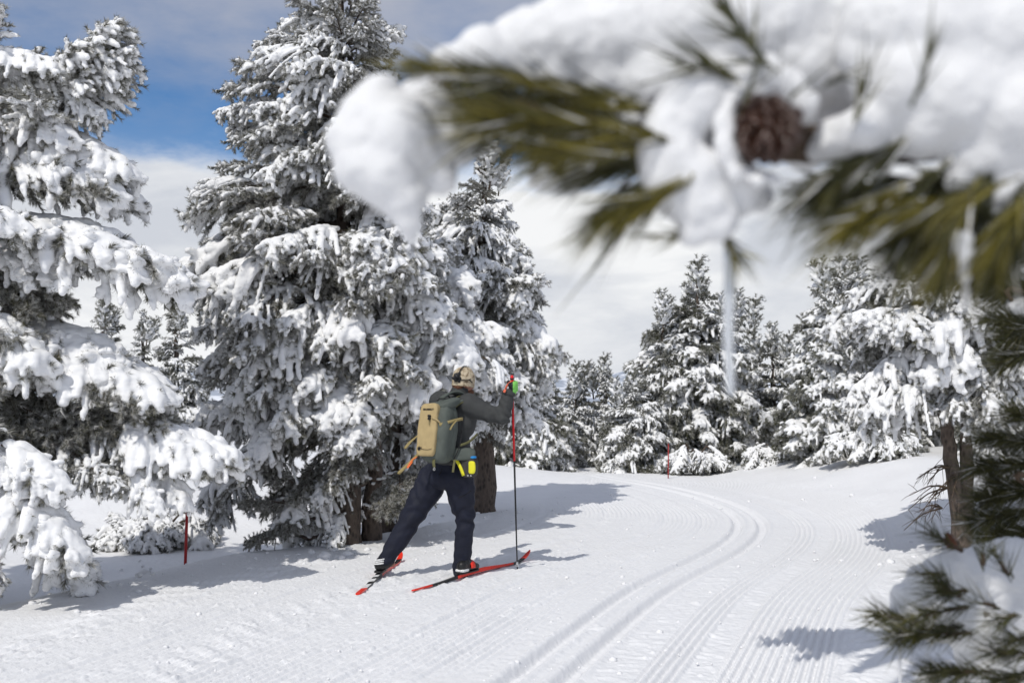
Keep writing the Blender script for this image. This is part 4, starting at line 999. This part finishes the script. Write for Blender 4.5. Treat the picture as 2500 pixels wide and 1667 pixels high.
    # shoulder strap over the right shoulder, load lifter, haul loop
    V, F = ribbon(curve([q(.085, .18, .215), q(.115, .22, .268), q(.150, .30, .292), q(.185, .38, .250), q(.195, .42, .160)], 18), .060, r, .014); ob('shoulder_strap', mk('shoulder_strap', V, F, (M_OLIVE,)), t)
    V, F = ribbon(curve([q(.105, .18, .205), q(.150, .23, .262), q(.190, .30, .262), q(.212, .35, .215)], 14), .012, r, .006); ob('strap_edge', mk('strap_edge', V, F, (M_STRAP,)), t)
    V, F = ribbon(curve([q(-.06, .22, .235), q(-.06, .28, .29), q(-.06, .36, .28)], 10), .055, r, .014); ob('shoulder_strap', mk('shoulder_strap', V, F, (M_OLIVE,)), t)
    V, F = tube(curve([q(-.055, .17, .262), q(-.035, .19, .300), q(.02, .20, .308), q(.055, .19, .288)], 12), .006, 6); ob('haul_loop', mk('haul_loop', V, F, (M_BLACK,)), t)
    V, F = ribbon(curve([q(.185, .20, -.085), q(.215, .26, -.055), q(.235, .31, -.010), q(.235, .36, .03)], 10), .020, u, .004); ob('lower_strap', mk('lower_strap', V, F, (M_STRAP,)), t)
    W = lambda px, py, dy: sk(px, py, dy) - oc
    V, F = ribbon(curve([W(1078, 972, -.215), W(1092, 962, -.175), W(1110, 958, -.12), W(1124, 963, -.07), W(1133, 972, -.02)], 16), .062, r + .3 * u, .016); ob('shoulder_strap', mk('shoulder_strap', V, F, (M_OLIVE,)), t)
    V, F = tube(curve([W(1101, 1010, -.235), W(1103, 988, -.228), W(1112, 972, -.165), W(1126, 966, -.10), W(1138, 970, -.06)], 16), .005, 6); ob('strap_edge', mk('strap_edge', V, F, (M_STRAP,)), t)
    V, F = tube(curve([W(1101, 1010, -.235), W(1103, 1040, -.235), W(1104, 1066, -.235), W(1110, 1078, -.22)], 12), .0055, 6); ob('strap_edge', mk('strap_edge', V, F, (M_STRAP,)), t)
    # hip belt wing
    V, F = rbox(q(.175, .235, -.150), ((RT * .80 + FW * .6).normalized(), (FW * .8 - RT * .6).normalized(), PU), (.115, .022, .050), 3.5); ob('hip_belt', mk('hip_belt', V, F, (M_OLIVE,)), t)
    # things that hang
    V, F = ribbon(curve([q(-.100, .03, -.030), q(-.135, -.02, -.090), q(-.165, -.05, -.150)], 8), .024, (.9, .0, .45), .004); ob('hanging_strap', mk('hanging_strap', V, F, (M_STRAPTAN,)), t)
    V, F = ribbon(curve([q(-.095, .04, -.180), q(-.130, .0, -.245), q(-.190, -.04, -.330), q(-.205, -.04, -.350)], 10), .026, (.9, .0, .45), .004); ob('hanging_strap', mk('hanging_strap', V, F, (M_STRAPTAN,)), t)
    V, F = tube(curve([q(-.090, .02, -.205), q(-.112, -.01, -.235), q(-.135, -.03, -.290), q(-.128, -.03, -.295), q(-.105, -.01, -.245)], 14), .0042, 6); ob('orange_loop', mk('orange_loop', V, F, (M_ORANGE,)), t)
    V, F = ribbon(curve([q(.055, .05, -.205), q(.062, .035, -.245), q(.070, .04, -.280)], 8), .024, r, .005); ob('axe_loop', mk('axe_loop', V, F, (M_STRAP,)), t)
    V, F = tube([q(.070 + .009 * math.cos(a), .038, -.292 + .011 * math.sin(a)) for a in np.linspace(0, 2 * math.pi, 13)], .0026, 6); ob('ring', mk('ring', V, F, (M_METAL,)), t)
    V, F = ribbon(curve([q(.185, .14, -.205), q(.188, .13, -.26), q(.186, .13, -.305)], 8), .020, r, .004); ob('belt_end', mk('belt_end', V, F, (M_STRAP,)), t)
rucksack()

# --- pouch on the right hip
def pouch():
    c = np.array(P(1141, 1141, YS - .235)[:]); ax = (Vector((.93, -.36, 0)).normalized(), Vector((.36, .93, 0)).normalized(), UP)
    t = thing('hip_pouch', 'dark grey and yellow pouch hanging at the skier\'s right hip', 'pouch', c)
    x, y, z = (np.array(v[:]) for v in ax); q = lambda a, b, d: x * a + y * b + z * d
    V, F = rbox(q(0, .02, 0), ax, (.074, .050, .080), 4.0, ICO4, lambda p: np.c_[p[:, 0] * (1 - .18 * np.clip(-p[:, 2], 0, 1)) + .10 * np.clip(-p[:, 2], 0, 1), p[:, 1:]]); b = ob('pouch_body', mk('pouch_body', V, F, (M_GREYF,)), t)
    V, F = rbox(q(.046, -.022, .004), ax, (.028, .012, .050), 4.5, ICO3, lambda p: np.c_[p[:, 0] + .28 * p[:, 2] * 0 + .25 * (1 - p[:, 2] ** 2) * .6, p[:, 1:]]); ob('yellow_panel', mk('yellow_panel', V, F, (M_YELLOW,)), t)
    V, F = ribbon(curve([q(-.088, -.024, .066), q(-.060, -.032, .030), q(-.034, -.034, -.018), q(-.018, -.034, -.062)], 10), .024, x, .010); ob('yellow_strap', mk('yellow_strap', V, F, (M_YELLOW,)), t)
    V, F = rbox(q(.032, .010, .082), ax, (.038, .030, .012), 3.0); ob('blue_lining', mk('blue_lining', V, F, (M_BLUE,)), t)
    for a in (.018, .044):
        V, F = tube([q(a + .0055 * math.cos(h), -.033, -.060 + .0055 * math.sin(h)) for h in np.linspace(0, 2 * math.pi, 11)], .0014, 5); ob('eyelet', mk('eyelet', V, F, (M_WHITE,)), t)
pouch()

# ================================================================== CLODS OF SNOW ON THE TRAIL
def clods():
    rng = np.random.default_rng(12); C, R = [], []
    for px, py, r in ((1384, 1411, .022), (1523, 1427, .022), (1492, 1210, .03), (1610, 1545, .026), (1853, 1335, .022), (1828, 1225, .03), (1532, 1293, .022), (1420, 1322, .018), (1803, 1384, .02), (566, 1580, .022), (625, 1450, .018), (720, 1500, .016), (1512, 1570, .02), (1990, 1200, .04), (2030, 1218, .03), (1960, 1230, .03), (2080, 1240, .04)):
        g = G(px, py); C.append((g.x, g.y, tz(g.x, g.y) + r * .3)); R.append((r, r * .9, r * .7))
    while len(C) < 420:
        y = 5 + 11 * rng.random() ** 1.2; x = rng.uniform(-3.0, 3.2) * (y / 8); e, _ = signed_dist(np.array([x]), np.array([y]), EDGE)
        if e[0] < .2: continue
        r = rng.lognormal(-5.0, .45); C.append((x, y, tz(x, y) + r * .2)); R.append((r * rng.uniform(.8, 1.3), r * rng.uniform(.8, 1.3), r * .8))
    for px, py, Y_, w in ((845, 1330, 9.6, .9), (1180, 1250, 12.4, .8), (300, 1350, 8.6, 1.0), (100, 1420, 7.6, .8), (650, 1330, 9.4, .8), (2330, 1290, 8.7, .6), (540, 1300, 10.0, .8)):
        c = P(px, py, Y_)
        for k in range(34):
            x = c.x + rng.normal(0, w); y = Y_ + rng.normal(0, w * .6); r = rng.lognormal(-4.1, .45); C.append((x, y, tz(x, y) + r * .2)); R.append((r * rng.uniform(.8, 1.4), r * rng.uniform(.8, 1.4), r * .75))
    V, F = balls(C, np.array(R), ICO1); V = V + .25 * np.repeat(np.array(R)[:, :1], len(ICO1[0]), 0) * np.stack([fbm(V[:, 0] * 60, V[:, 1] * 60, 500 + k, 2) for k in range(3)], 1)
    ob('snow_clods', mk('snow_clods', V, F, (M_GROUND,)), kind='stuff')
clods()

# ================================================================== THE NEAR PINE (its bough hangs right in front of the lens)
def shoot_needles(a, b, n, ln, wid, rng, spread=(18, 48), frost=0.06, gravity=0.0):
    a = np.array(a); b = np.array(b); d = b - a; u = rng.uniform(0, 1, n) ** 0.8
    pos = a + d * u[:, None]; ax = np.repeat(d[None], n, 0) + rng.normal(0, 0.12, (n, 3)) * np.linalg.norm(d)
    V, F, m = needles(pos, ax, rng, 2, ln, wid, spread); V = V.reshape(-1, 3, 3)
    V[:, 2, 2] -= gravity * ln
    fr = np.where(rng.random(m) < frost, rng.uniform(.7, 1, m), rng.uniform(0, .06, m)); tn = np.clip(rng.normal(.45, .3, m), 0, 1)
    return V.reshape(-1, 3), F, np.repeat(fr, 3), np.repeat(tn, 3)
def needle_part(name, shoots, mat, parent, base, rng):
    Vs, Fs, fr, tn, o = [], [], [], [], 0
    for sh in shoots:
        V, F, a, b = shoot_needles(*sh[:2], *sh[2:5], rng, **(sh[5] if len(sh) > 5 else {})); Vs.append(V); Fs.append(F + o); o += len(V); fr.append(a); tn.append(b)
    me = mk(name, np.concatenate(Vs) - np.array(base[:]), np.concatenate(Fs), (mat,), None, True, {'frost': np.concatenate(fr), 'tint': np.concatenate(tn)})
    return ob(name, me, parent, kind='stuff')
def near_snow(lumps, Y, voxel, parent, base, seed, disp=.003, name='snow_cap', sc=40):
    C, R = [], []
    for px, py, r, *dz in lumps:
        y = Y + (dz[0] if dz else 0); C.append(P(px, py, y)[:]); k = r * y / FPX; R.append((k, k * .9, k))
    V, F = balls(C, np.array(R), ICO3); me = remesh(V - np.array(base[:]), F, voxel, 8, name, (M_SNOWNEAR,))
    displace(me, lambda V: disp * (.35 * fbm(V[:, 0] * sc * 9, V[:, 2] * sc * 9 + V[:, 1] * sc * 4, seed + 9, 2) + fbm(V[:, 0] * sc, V[:, 2] * sc + V[:, 1] * sc * .7, seed, 3) + .5 * fbm(V[:, 0] * sc * 3, V[:, 2] * sc * 3 + V[:, 1] * sc, seed + 5, 2)))
    return ob(name, me, parent)
def pole_trunk(x, y, r, h, name='trunk'):
    c = curve([(0, 0, -.2), (.03, .02, h * .3), (-.02, 0, h * .6), (0, 0, h)], 16); V, F = tube(c, np.linspace(r * 1.1, r * .4, 16), 12); return mk(name, V, F, (M_BARK,))

def near_pine():
    rng = np.random.default_rng(77); base = Vector((1.35, 0.62, tz(1.35, .62)))
    t = thing('pine_tree', 'blurred near pine whose snowy bough with a brown cone hangs across the top right', 'pine tree', base)
    ob('trunk', pole_trunk(0, 0, .15, 3.4), t)
    Y = .60; N_ = lambda px, py, dy=0.0: np.array(P(px, py, Y + dy)[:])
    # woody stem from the trunk to the tip
    c = curve([np.array((1.30, .62, 1.62)), np.array((.75, .63, 1.66)), N_(2500, 330, .02), N_(2150, 350), N_(1850, 350), N_(1550, 330), N_(1250, 260), N_(1050, 200)], 34)
    tw = [tube(c, np.linspace(.022, .0022, 34), 8)]
    for a, b in (((1850, 350), (1880, 90)), ((1700, 340), (1720, 560)), ((2150, 350), (2000, 500)), ((2350, 340), (2300, 600)), ((1600, 330), (1500, 480)), ((2480, 340), (2460, 620))):
        tw.append(tube(curve([N_(*a), N_((a[0] + b[0]) / 2 + 10, (a[1] + b[1]) / 2), N_(*b)], 8), np.linspace(.003, .0016, 8), 6))
    V, F = join(tw); b = ob('bough', mk('bough', V - np.array(base[:]), F, (M_TWIG,)), t)
    S = []
    def add(a, b_, n, ln=.043, wid=.0023, dy=0.0, dy2=0.0, **k):
        k.setdefault('spread', (6, 30)); k.setdefault('gravity', .12); S.append((N_(*a, dy), N_(*b_, dy2), n, ln, wid, k))
    add((1600, 250), (1130, 170), 80, dy=-.03, dy2=-.035); add((1600, 330), (1200, 260), 100, dy=-.035, dy2=-.03); add((1600, 380), (1330, 340), 110, dy=-.03); add((1450, 300), (1250, 300), 60, dy=.02, gravity=.4)
    add((1680, 340), (1080, 200), 260, dy=.02, dy2=.02, frost=.12); add((1660, 400), (1380, 360), 150, dy=.02, dy2=.01, frost=.12); add((2500, 430), (2050, 470), 220, dy=.02, dy2=.01, frost=.12)
    add((1680, 400), (1520, 480), 90, dy=-.03, dy2=-.03, gravity=.35); add((1620, 380), (1480, 400), 80, dy=-.01); add((1260, 230), (1120, 200), 40, dy=-.03)
    add((1870, 150), (1850, 130), 10, spread=(25, 70), dy=-.05, dy2=-.05); add((1800, 190), (1720, 165), 12, spread=(5, 30), dy=-.05, dy2=-.05, gravity=0); add((1830, 110), (1780, 40), 12, spread=(5, 30), dy=-.05, dy2=-.05, gravity=0)
    add((2120, 380), (2000, 440), 50, dy=-.03, dy2=-.03, gravity=.3); add((2280, 420), (2100, 500), 120, dy=-.03, dy2=-.03, frost=.16, gravity=.35); add((2360, 450), (2220, 560), 130, dy=-.02, dy2=-.03, frost=.10, gravity=.35)
    add((2420, 420), (2340, 580), 150, dy=-.03, dy2=-.03, frost=.06); add((2500, 440), (2440, 600), 150, dy=-.03, dy2=-.03); add((2570, 420), (2560, 620), 120, dy=-.01, dy2=-.01); add((2200, 350), (2080, 410), 60, dy=-.03, dy2=-.03, gravity=.3)
    add((2500, 500), (2380, 560), 90, dy=.02, dy2=.02); add((2090, 290), (2105, 240), 8, dy=-.07, dy2=-.07, spread=(5, 30), gravity=0); add((2240, 230), (2250, 190), 7, dy=-.09, dy2=-.09, spread=(5, 30), gravity=0, ln=.035)
    add((2560, 500), (2500, 560), 120, dy=.03, dy2=.03); add((2450, 480), (2300, 560), 110, dy=.03, dy2=.03)
    add((1810, 260), (1830, 230), 5, dy=-.055, dy2=-.055, spread=(5, 30), gravity=0, ln=.035); add((1980, 220), (2050, 190), 5, dy=-.06, dy2=-.06, ln=.04)
    needle_part('needles', S, M_NEEDLE_NEAR, b, base, rng)
    S = []
    add((1760, 560), (1785, 600), 12, ln=.026, dy=-.02, dy2=-.02, spread=(10, 45)); add((1700, 570), (1620, 575), 12, ln=.022, dy=-.03, dy2=-.03); add((1550, 510), (1510, 580), 3, ln=.05, spread=(3, 12)); add((1620, 340), (1250, 270), 70, ln=.040, dy=-.046, dy2=-.046); add((1600, 270), (1300, 200), 30, ln=.040, dy=-.040, dy2=-.040); add((2450, 450), (2200, 520), 50, ln=.040, dy=-.05, dy2=-.05); add((2500, 480), (2440, 580), 40, ln=.040, dy=-.05, dy2=-.05); add((1520, 370), (1400, 370), 40, ln=.045, dy=-.045, dy2=-.045); add((1660, 450), (1540, 500), 40, ln=.045, dy=-.045, dy2=-.045)
    add((1350, 300), (1200, 300), 30, ln=.045, dy=-.045, dy2=-.045); add((2380, 460), (2320, 580), 36, ln=.045, dy=-.05, dy2=-.05); add((2200, 460), (2100, 530), 30, ln=.045, dy=-.05, dy2=-.05); add((1120, 180), (1060, 165), 14, ln=.035, dy=-.04, dy2=-.04)
    needle_part('needles', S, M_NEEDLE_YEL, b, base, rng)
    # snow lying on it
    near_snow([(1090, 160, 48, .01), (1180, 138, 75, .01), (1290, 118, 100, .02), (1400, 98, 120, .02), (1520, 85, 145, .02), (1650, 65, 160, .02), (1780, 55, 165, .02), (1900, 40, 170, .02), (2040, 60, 150, .02), (1600, 200, 100, .01), (1720, 220, 130, .02), (1480, 180, 95, .02), (1350, 180, 75, .02), (1230, 190, 50, .02), (1950, 160, 130, .02), (2080, 190, 100, .02), (2050, 290, 80, .03), (1850, 250, 120, .04), (1960, 350, 70, .05), (1780, 350, 80, .04), (1500, 270, 60, .04), (1580, 270, 70, .04), (1640, 300, 60, .04), (1400, 260, 50, .04)], Y, .0032, b, base, 601)
    near_snow([(925, 240, 62), (905, 290, 85), (880, 340, 88), (890, 400, 85), (960, 330, 110), (945, 420, 95), (985, 485, 65), (1000, 545, 40), (1008, 590, 20), (1040, 270, 80, .02), (1050, 360, 90, .02), (1120, 330, 75, .03), (1070, 430, 50, .01), (1190, 300, 55, .03), (1280, 330, 50, .04)], Y - .01, .0030, b, base, 602)
    near_snow([(1650, 300, 80), (1640, 380, 85), (1690, 430, 85), (1710, 500, 78), (1665, 470, 75), (1750, 540, 60), (1690, 565, 48), (1615, 320, 60), (1710, 240, 90), (1790, 220, 80), (1860, 190, 60), (1850, 480, 40, .02), (1790, 470, 65, .01), (1740, 400, 80, .02), (1620, 440, 60), (1760, 300, 50, .03), (1765, 420, 45), (1830, 440, 40, .005), (1960, 250, 45, .0), (1930, 215, 50, .0)], Y - .03, .0030, b, base, 603)
    near_snow([(2180, 60, 140), (2300, 60, 175), (2440, 80, 190), (2560, 120, 200), (2200, 200, 130), (2330, 230, 150), (2470, 260, 170), (2580, 300, 160), (2250, 310, 85), (2390, 370, 90), (2490, 410, 80), (2160, 310, 50), (2350, 440, 45), (2310, 300, 90), (2110, 130, 70), (2450, 470, 50), (2100, 320, 60, -.01), (2040, 340, 55, .0), (2000, 370, 40, .01), (2150, 390, 40)], Y - .02, .0034, b, base, 604)
    near_snow([(2345, 590, 30), (2352, 620, 24), (2356, 650, 19), (2354, 680, 17), (2358, 710, 13), (2360, 735, 9), (2360, 755, 6), (2335, 600, 20), (2365, 610, 18)], Y - .05, .0020, b, base, 605, name='snow_lump', disp=.0028, sc=90)
    for k, (px, py, r) in enumerate(((1150, 225, 16), (1245, 330, 18), (1440, 330, 18), (1390, 400, 20), (1545, 290, 22), (2030, 430, 16), (2250, 520, 15), (2420, 560, 18))):
        q = [(px, py, r)]
        for m in range(7): q.append((px + rng.uniform(-3.2, 3.2) * r, 0, r * rng.uniform(.35, .9), rng.uniform(-.006, .006)))
        q = [(x, (py if i == 0 else py - (x - px) * .10 + rng.uniform(-.6, .6) * r)) + tuple(z) for i, (x, _, *z) in enumerate(q)]
        near_snow(q, Y - .028, .0022, b, base, 620 + k, name='snow_lump', disp=.0035, sc=80)
    near_snow([(1380, 425, 60), (1330, 430, 45), (1440, 410, 45)], Y + .03, .003, b, base, 606, name='snow_lump')
    # higher boughs out of the picture, added to shade the side pine's mound
    for tip, root, kind in (((.06, .62, 2.55), (.62, .58, 2.60), 'heavy'), ((.16, .75, 2.45), (.70, .70, 2.55), 'heavy'), ((.30, .62, 2.75), (.85, .6, 2.8), 'heavy'), ((.15, .95, 2.75), (.75, .85, 2.8), 'light')):
        d = Vector(tip) - Vector(root); put_bough(t, kind, root, d, d.length, rng, 0, base)
    # icicle
    m, Nn, L, bs = new_mat('icicle_ice'); bs.inputs['Base Color'].default_value = (.80, .83, .87, 1); bs.inputs['Roughness'].default_value = .25; bs.inputs['Transmission Weight'].default_value = .6; bs.inputs['IOR'].default_value = 1.31
    V, F = tube(curve([N_(1778, 610, -.01), N_(1780, 700, -.01), N_(1778, 820, -.01), N_(1784, 950, -.01), N_(1783, 965, -.01)], 20), np.r_[np.linspace(.0026, .0034, 6), np.linspace(.0034, .0024, 10) * (1 + .10 * np.sin(np.arange(10) * 2.1)), [.0021, .0017, .0011, .0004]], 10)
    ob('icicle', mk('icicle', V - np.array(base[:]), F, (m,)), b)
    # the cone, every scale a piece
    M_CONE = plain('cone_scale', (0.062, 0.026, 0.015), .38, .6, 260, spec=.7)
    cc = Vector(N_(1868, 318, -.040)); axis = Vector((-.55, -.62, -.40)).normalized(); x = axis.cross(UP).normalized(); y = axis.cross(x)
    cone = ob('pine_cone', mk('pine_cone', *ell((0, 0, 0), (x, y, axis), (.0120, .0120, .0165)), (M_CONE,)), t, Matrix.Translation(cc - base) @ Matrix.Scale(.88, 4))
    arc = curve([(1905, 205, 0), (1845, 205, 0), (1785, 250, 0), (1762, 320, 0), (1780, 400, 0), (1840, 438, 0), (1900, 440, 0)], 46)
    near_snow([(q[0] + rng.normal(0, 6), q[1] + rng.normal(0, 6), rng.uniform(16, 30) * (1.15 - .5 * abs(i / 23 - 1)), rng.uniform(-.004, .008)) for i, q in enumerate(arc)], Y - .040, .0022, b, base, 640, disp=.003, name='snow_lump')
    cone['label'] = 'round brown cone set in the snow of the bough'
    V, F = rbox((.0, 0, .0), ((1, 0, 0), (0, 1, 0), (0, 0, 1)), (.0054, .0026, .0080), 2.6, ICO2, lambda p: np.c_[p[:, 0] * (.6 + .4 * np.clip(p[:, 2] + 1, 0, 1)), p[:, 1] + .5 * np.clip(p[:, 2], 0, 1), p[:, 2]])
    sm_ = mk('cone_scale', V, F, (M_CONE,))
    for i in range(72):
        h = 1 - 2 * (i + .5) / 72; rr = math.sqrt(1 - h * h); a = i * 2.39996
        n = x * (rr * math.cos(a)) + y * (rr * math.sin(a)) + axis * h
        sz = rng.uniform(.75, 1.25); pos = Vector(x * (rr * math.cos(a) * .0150)) + y * (rr * math.sin(a) * .0150) + axis * (h * .019)
        out = (n + axis * .30 + Vector(rng.normal(0, .22, 3))).normalized(); sd = axis.cross(out); sd = sd.normalized() if sd.length > .01 else x; up = out.cross(sd)
        M = Matrix((sd * sz, up * sz, out * sz * 1.15)).transposed().to_4x4(); M.translation = pos; ob('cone_scale', sm_, cone, M)
near_pine()

def side_pine():
    rng = np.random.default_rng(78); base = Vector((2.55, 2.35, tz(2.55, 2.35)))
    t = thing('pine_tree', 'dark green near pine at the right edge, its lowest bough under a mound of snow', 'pine tree', base)
    ob('trunk', pole_trunk(0, 0, .17, 5.2), t)
    def bgh(Y, stem, shoots, snow, voxel, seed, ln=.066, wid=.0021, end=None, r=.012, dense=2.2):
        Q = lambda px, py, dy=0.0: np.array(P(px, py, Y + dy)[:])
        c = curve([np.array(end or (2.5, 2.3, 1.0))] + [Q(*p) for p in stem], 18); tw = [tube(c, np.linspace(r, .003, 18), 7)]; S = []
        for s in shoots:
            (a, b_, n) = s[:3]; k = dict(s[3]) if len(s) > 3 else {}; dy = k.pop('dy', 0.0); A = Q(*a, dy); B = Q(*b_, dy); tw.append(tube([A, (A + B) / 2, B], [.0035, .003, .002], 5)); S.append((A, B, n, k.pop('ln', ln), wid, k))
        V, F = join(tw); b = ob('bough', mk('bough', V - np.array(base[:]), F, (M_TWIG,)), t)
        if S: needle_part('needles', [(q[0], q[1], int(q[2] * dense)) + tuple(q[3:]) for q in S], M_NEEDLE_NEAR, b, base, rng)
        if snow: near_snow(snow, Y, voxel, b, base, seed, .008, sc=22)
        return b
    # boughs reaching in at mid height
    bgh(2.2, [(2560, 640), (2450, 650), (2330, 655)], [((2460, 640), (2270, 662), 170), ((2420, 655), (2290, 700), 120), ((2520, 660), (2400, 690), 150), ((2540, 720), (2440, 690), 120), ((2380, 640), (2300, 620), 60)], [(2500, 640, 50), (2540, 600, 60)], .010, 611)
    bgh(2.0, [(2600, 760), (2500, 790)], [((2560, 700), (2440, 720), 140), ((2580, 780), (2465, 820), 160), ((2560, 840), (2460, 880), 150), ((2560, 800), (2440, 780), 130), ((2540, 640), (2480, 620), 60)], [(2480, 742, 32), (2520, 750, 40)], .009, 612)
    bgh(2.0, [(2620, 1180), (2520, 1200)], [((2560, 1080), (2420, 1070), 170), ((2560, 1130), (2400, 1140), 200), ((2580, 1190), (2410, 1215), 220), ((2560, 1240), (2390, 1270), 200), ((2580, 1290), (2420, 1310), 170), ((2570, 1340), (2490, 1350), 90), ((2520, 1200), (2440, 1180), 120), ((2560, 1040), (2480, 1010), 90)],
        [(2520, 1130, 16), (2500, 1240, 14), (2560, 1190, 30)], .008, 613)
    # low bough carrying the mound
    b = bgh(1.5, [(2600, 1560), (2480, 1520), (2350, 1440), (2322, 1330)], [((2345, 1455), (2290, 1425), 34, {'dy': -.13}), ((2360, 1440), (2300, 1450), 20, {'dy': -.13}), ((2370, 1545), (2200, 1545), 110, {'dy': -.10}), ((2340, 1530), (2190, 1560), 60, {'dy': -.09}), ((2420, 1640), (2270, 1640), 120, {'dy': -.08}), ((2360, 1670), (2260, 1690), 60, {'dy': -.05}),
                  ((2520, 1600), (2430, 1590), 60, {'dy': -.16}), ((2540, 1640), (2450, 1660), 70, {'dy': -.14}), ((2560, 1560), (2480, 1560), 40, {'dy': -.17}), ((2430, 1480), (2400, 1470), 8, {'dy': -.16}), ((2400, 1380), (2400, 1350), 10, {'dy': -.10}), ((2350, 1345), (2300, 1320), 14, {'dy': -.03}), ((2330, 1330), (2270, 1300), 10, {'dy': .0}), ((2360, 1480), (2260, 1500), 40, {'dy': -.12}), ((2460, 1400), (2440, 1370), 16, {'dy': -.14}), ((2480, 1500), (2440, 1510), 20, {'dy': -.18}), ((2300, 1400), (2250, 1400), 14, {'dy': -.06}), ((2240, 1520), (2150, 1500), 50, {'dy': -.03})],
        [(2330, 1410, 70), (2400, 1420, 85), (2480, 1420, 100), (2560, 1450, 120), (2270, 1430, 60), (2225, 1470, 52), (2190, 1500, 34), (2290, 1490, 75), (2380, 1500, 95), (2470, 1520, 110), (2400, 1590, 70), (2480, 1610, 80), (2370, 1640, 40), (2380, 1690, 24), (2560, 1600, 110), (2150, 1520, 16), (2250, 1510, 40)], .005, 614, ln=.05, wid=.0019, dense=1.5, end=(2.4, 2.2, .55))
    V, F = tube(curve([P(2328, 1345, 1.5), P(2320, 1318, 1.5), P(2312, 1300, 1.5)], 6), [.006, .0085, .009, .008, .006, .002], 8)
    ob('bud', mk('bud', V - np.array(base[:]), F, (plain('bud_brown', (.13, .045, .022), .6, .3, 200),)), b)
    V, F = tube([P(2197, 1570, 1.42), P(2197, 1620, 1.42), P(2198, 1700, 1.42)], [.0022, .0026, .002], 8); ob('icicle', mk('icicle', V - np.array(base[:]), F, (M_SNOWNEAR,)), b)
    # long upper bough out of the picture, whose shadow lies on the groomed snow
    for tip, root, s in (((.15, 3.35, 3.9), (2.3, 2.5, 4.0), 1.2), ((.55, 3.6, 3.75), (2.3, 2.5, 3.8), 1.2), ((1.0, 3.0, 3.5), (2.4, 2.4, 3.7), 1.1)):
        d = Vector(tip) - Vector(root); put_bough(t, 'medium', Vector(tip) - d.normalized() * s, d, s, rng, 0, base)
        V, F = tube([Vector(root) - base, (Vector(root) + Vector(tip)) / 2 - base, Vector(tip) - d.normalized() * s * .8 - base], [.03, .022, .018], 6); ob('limb', mk('limb', V, F, (M_BARK,)), t)
side_pine()
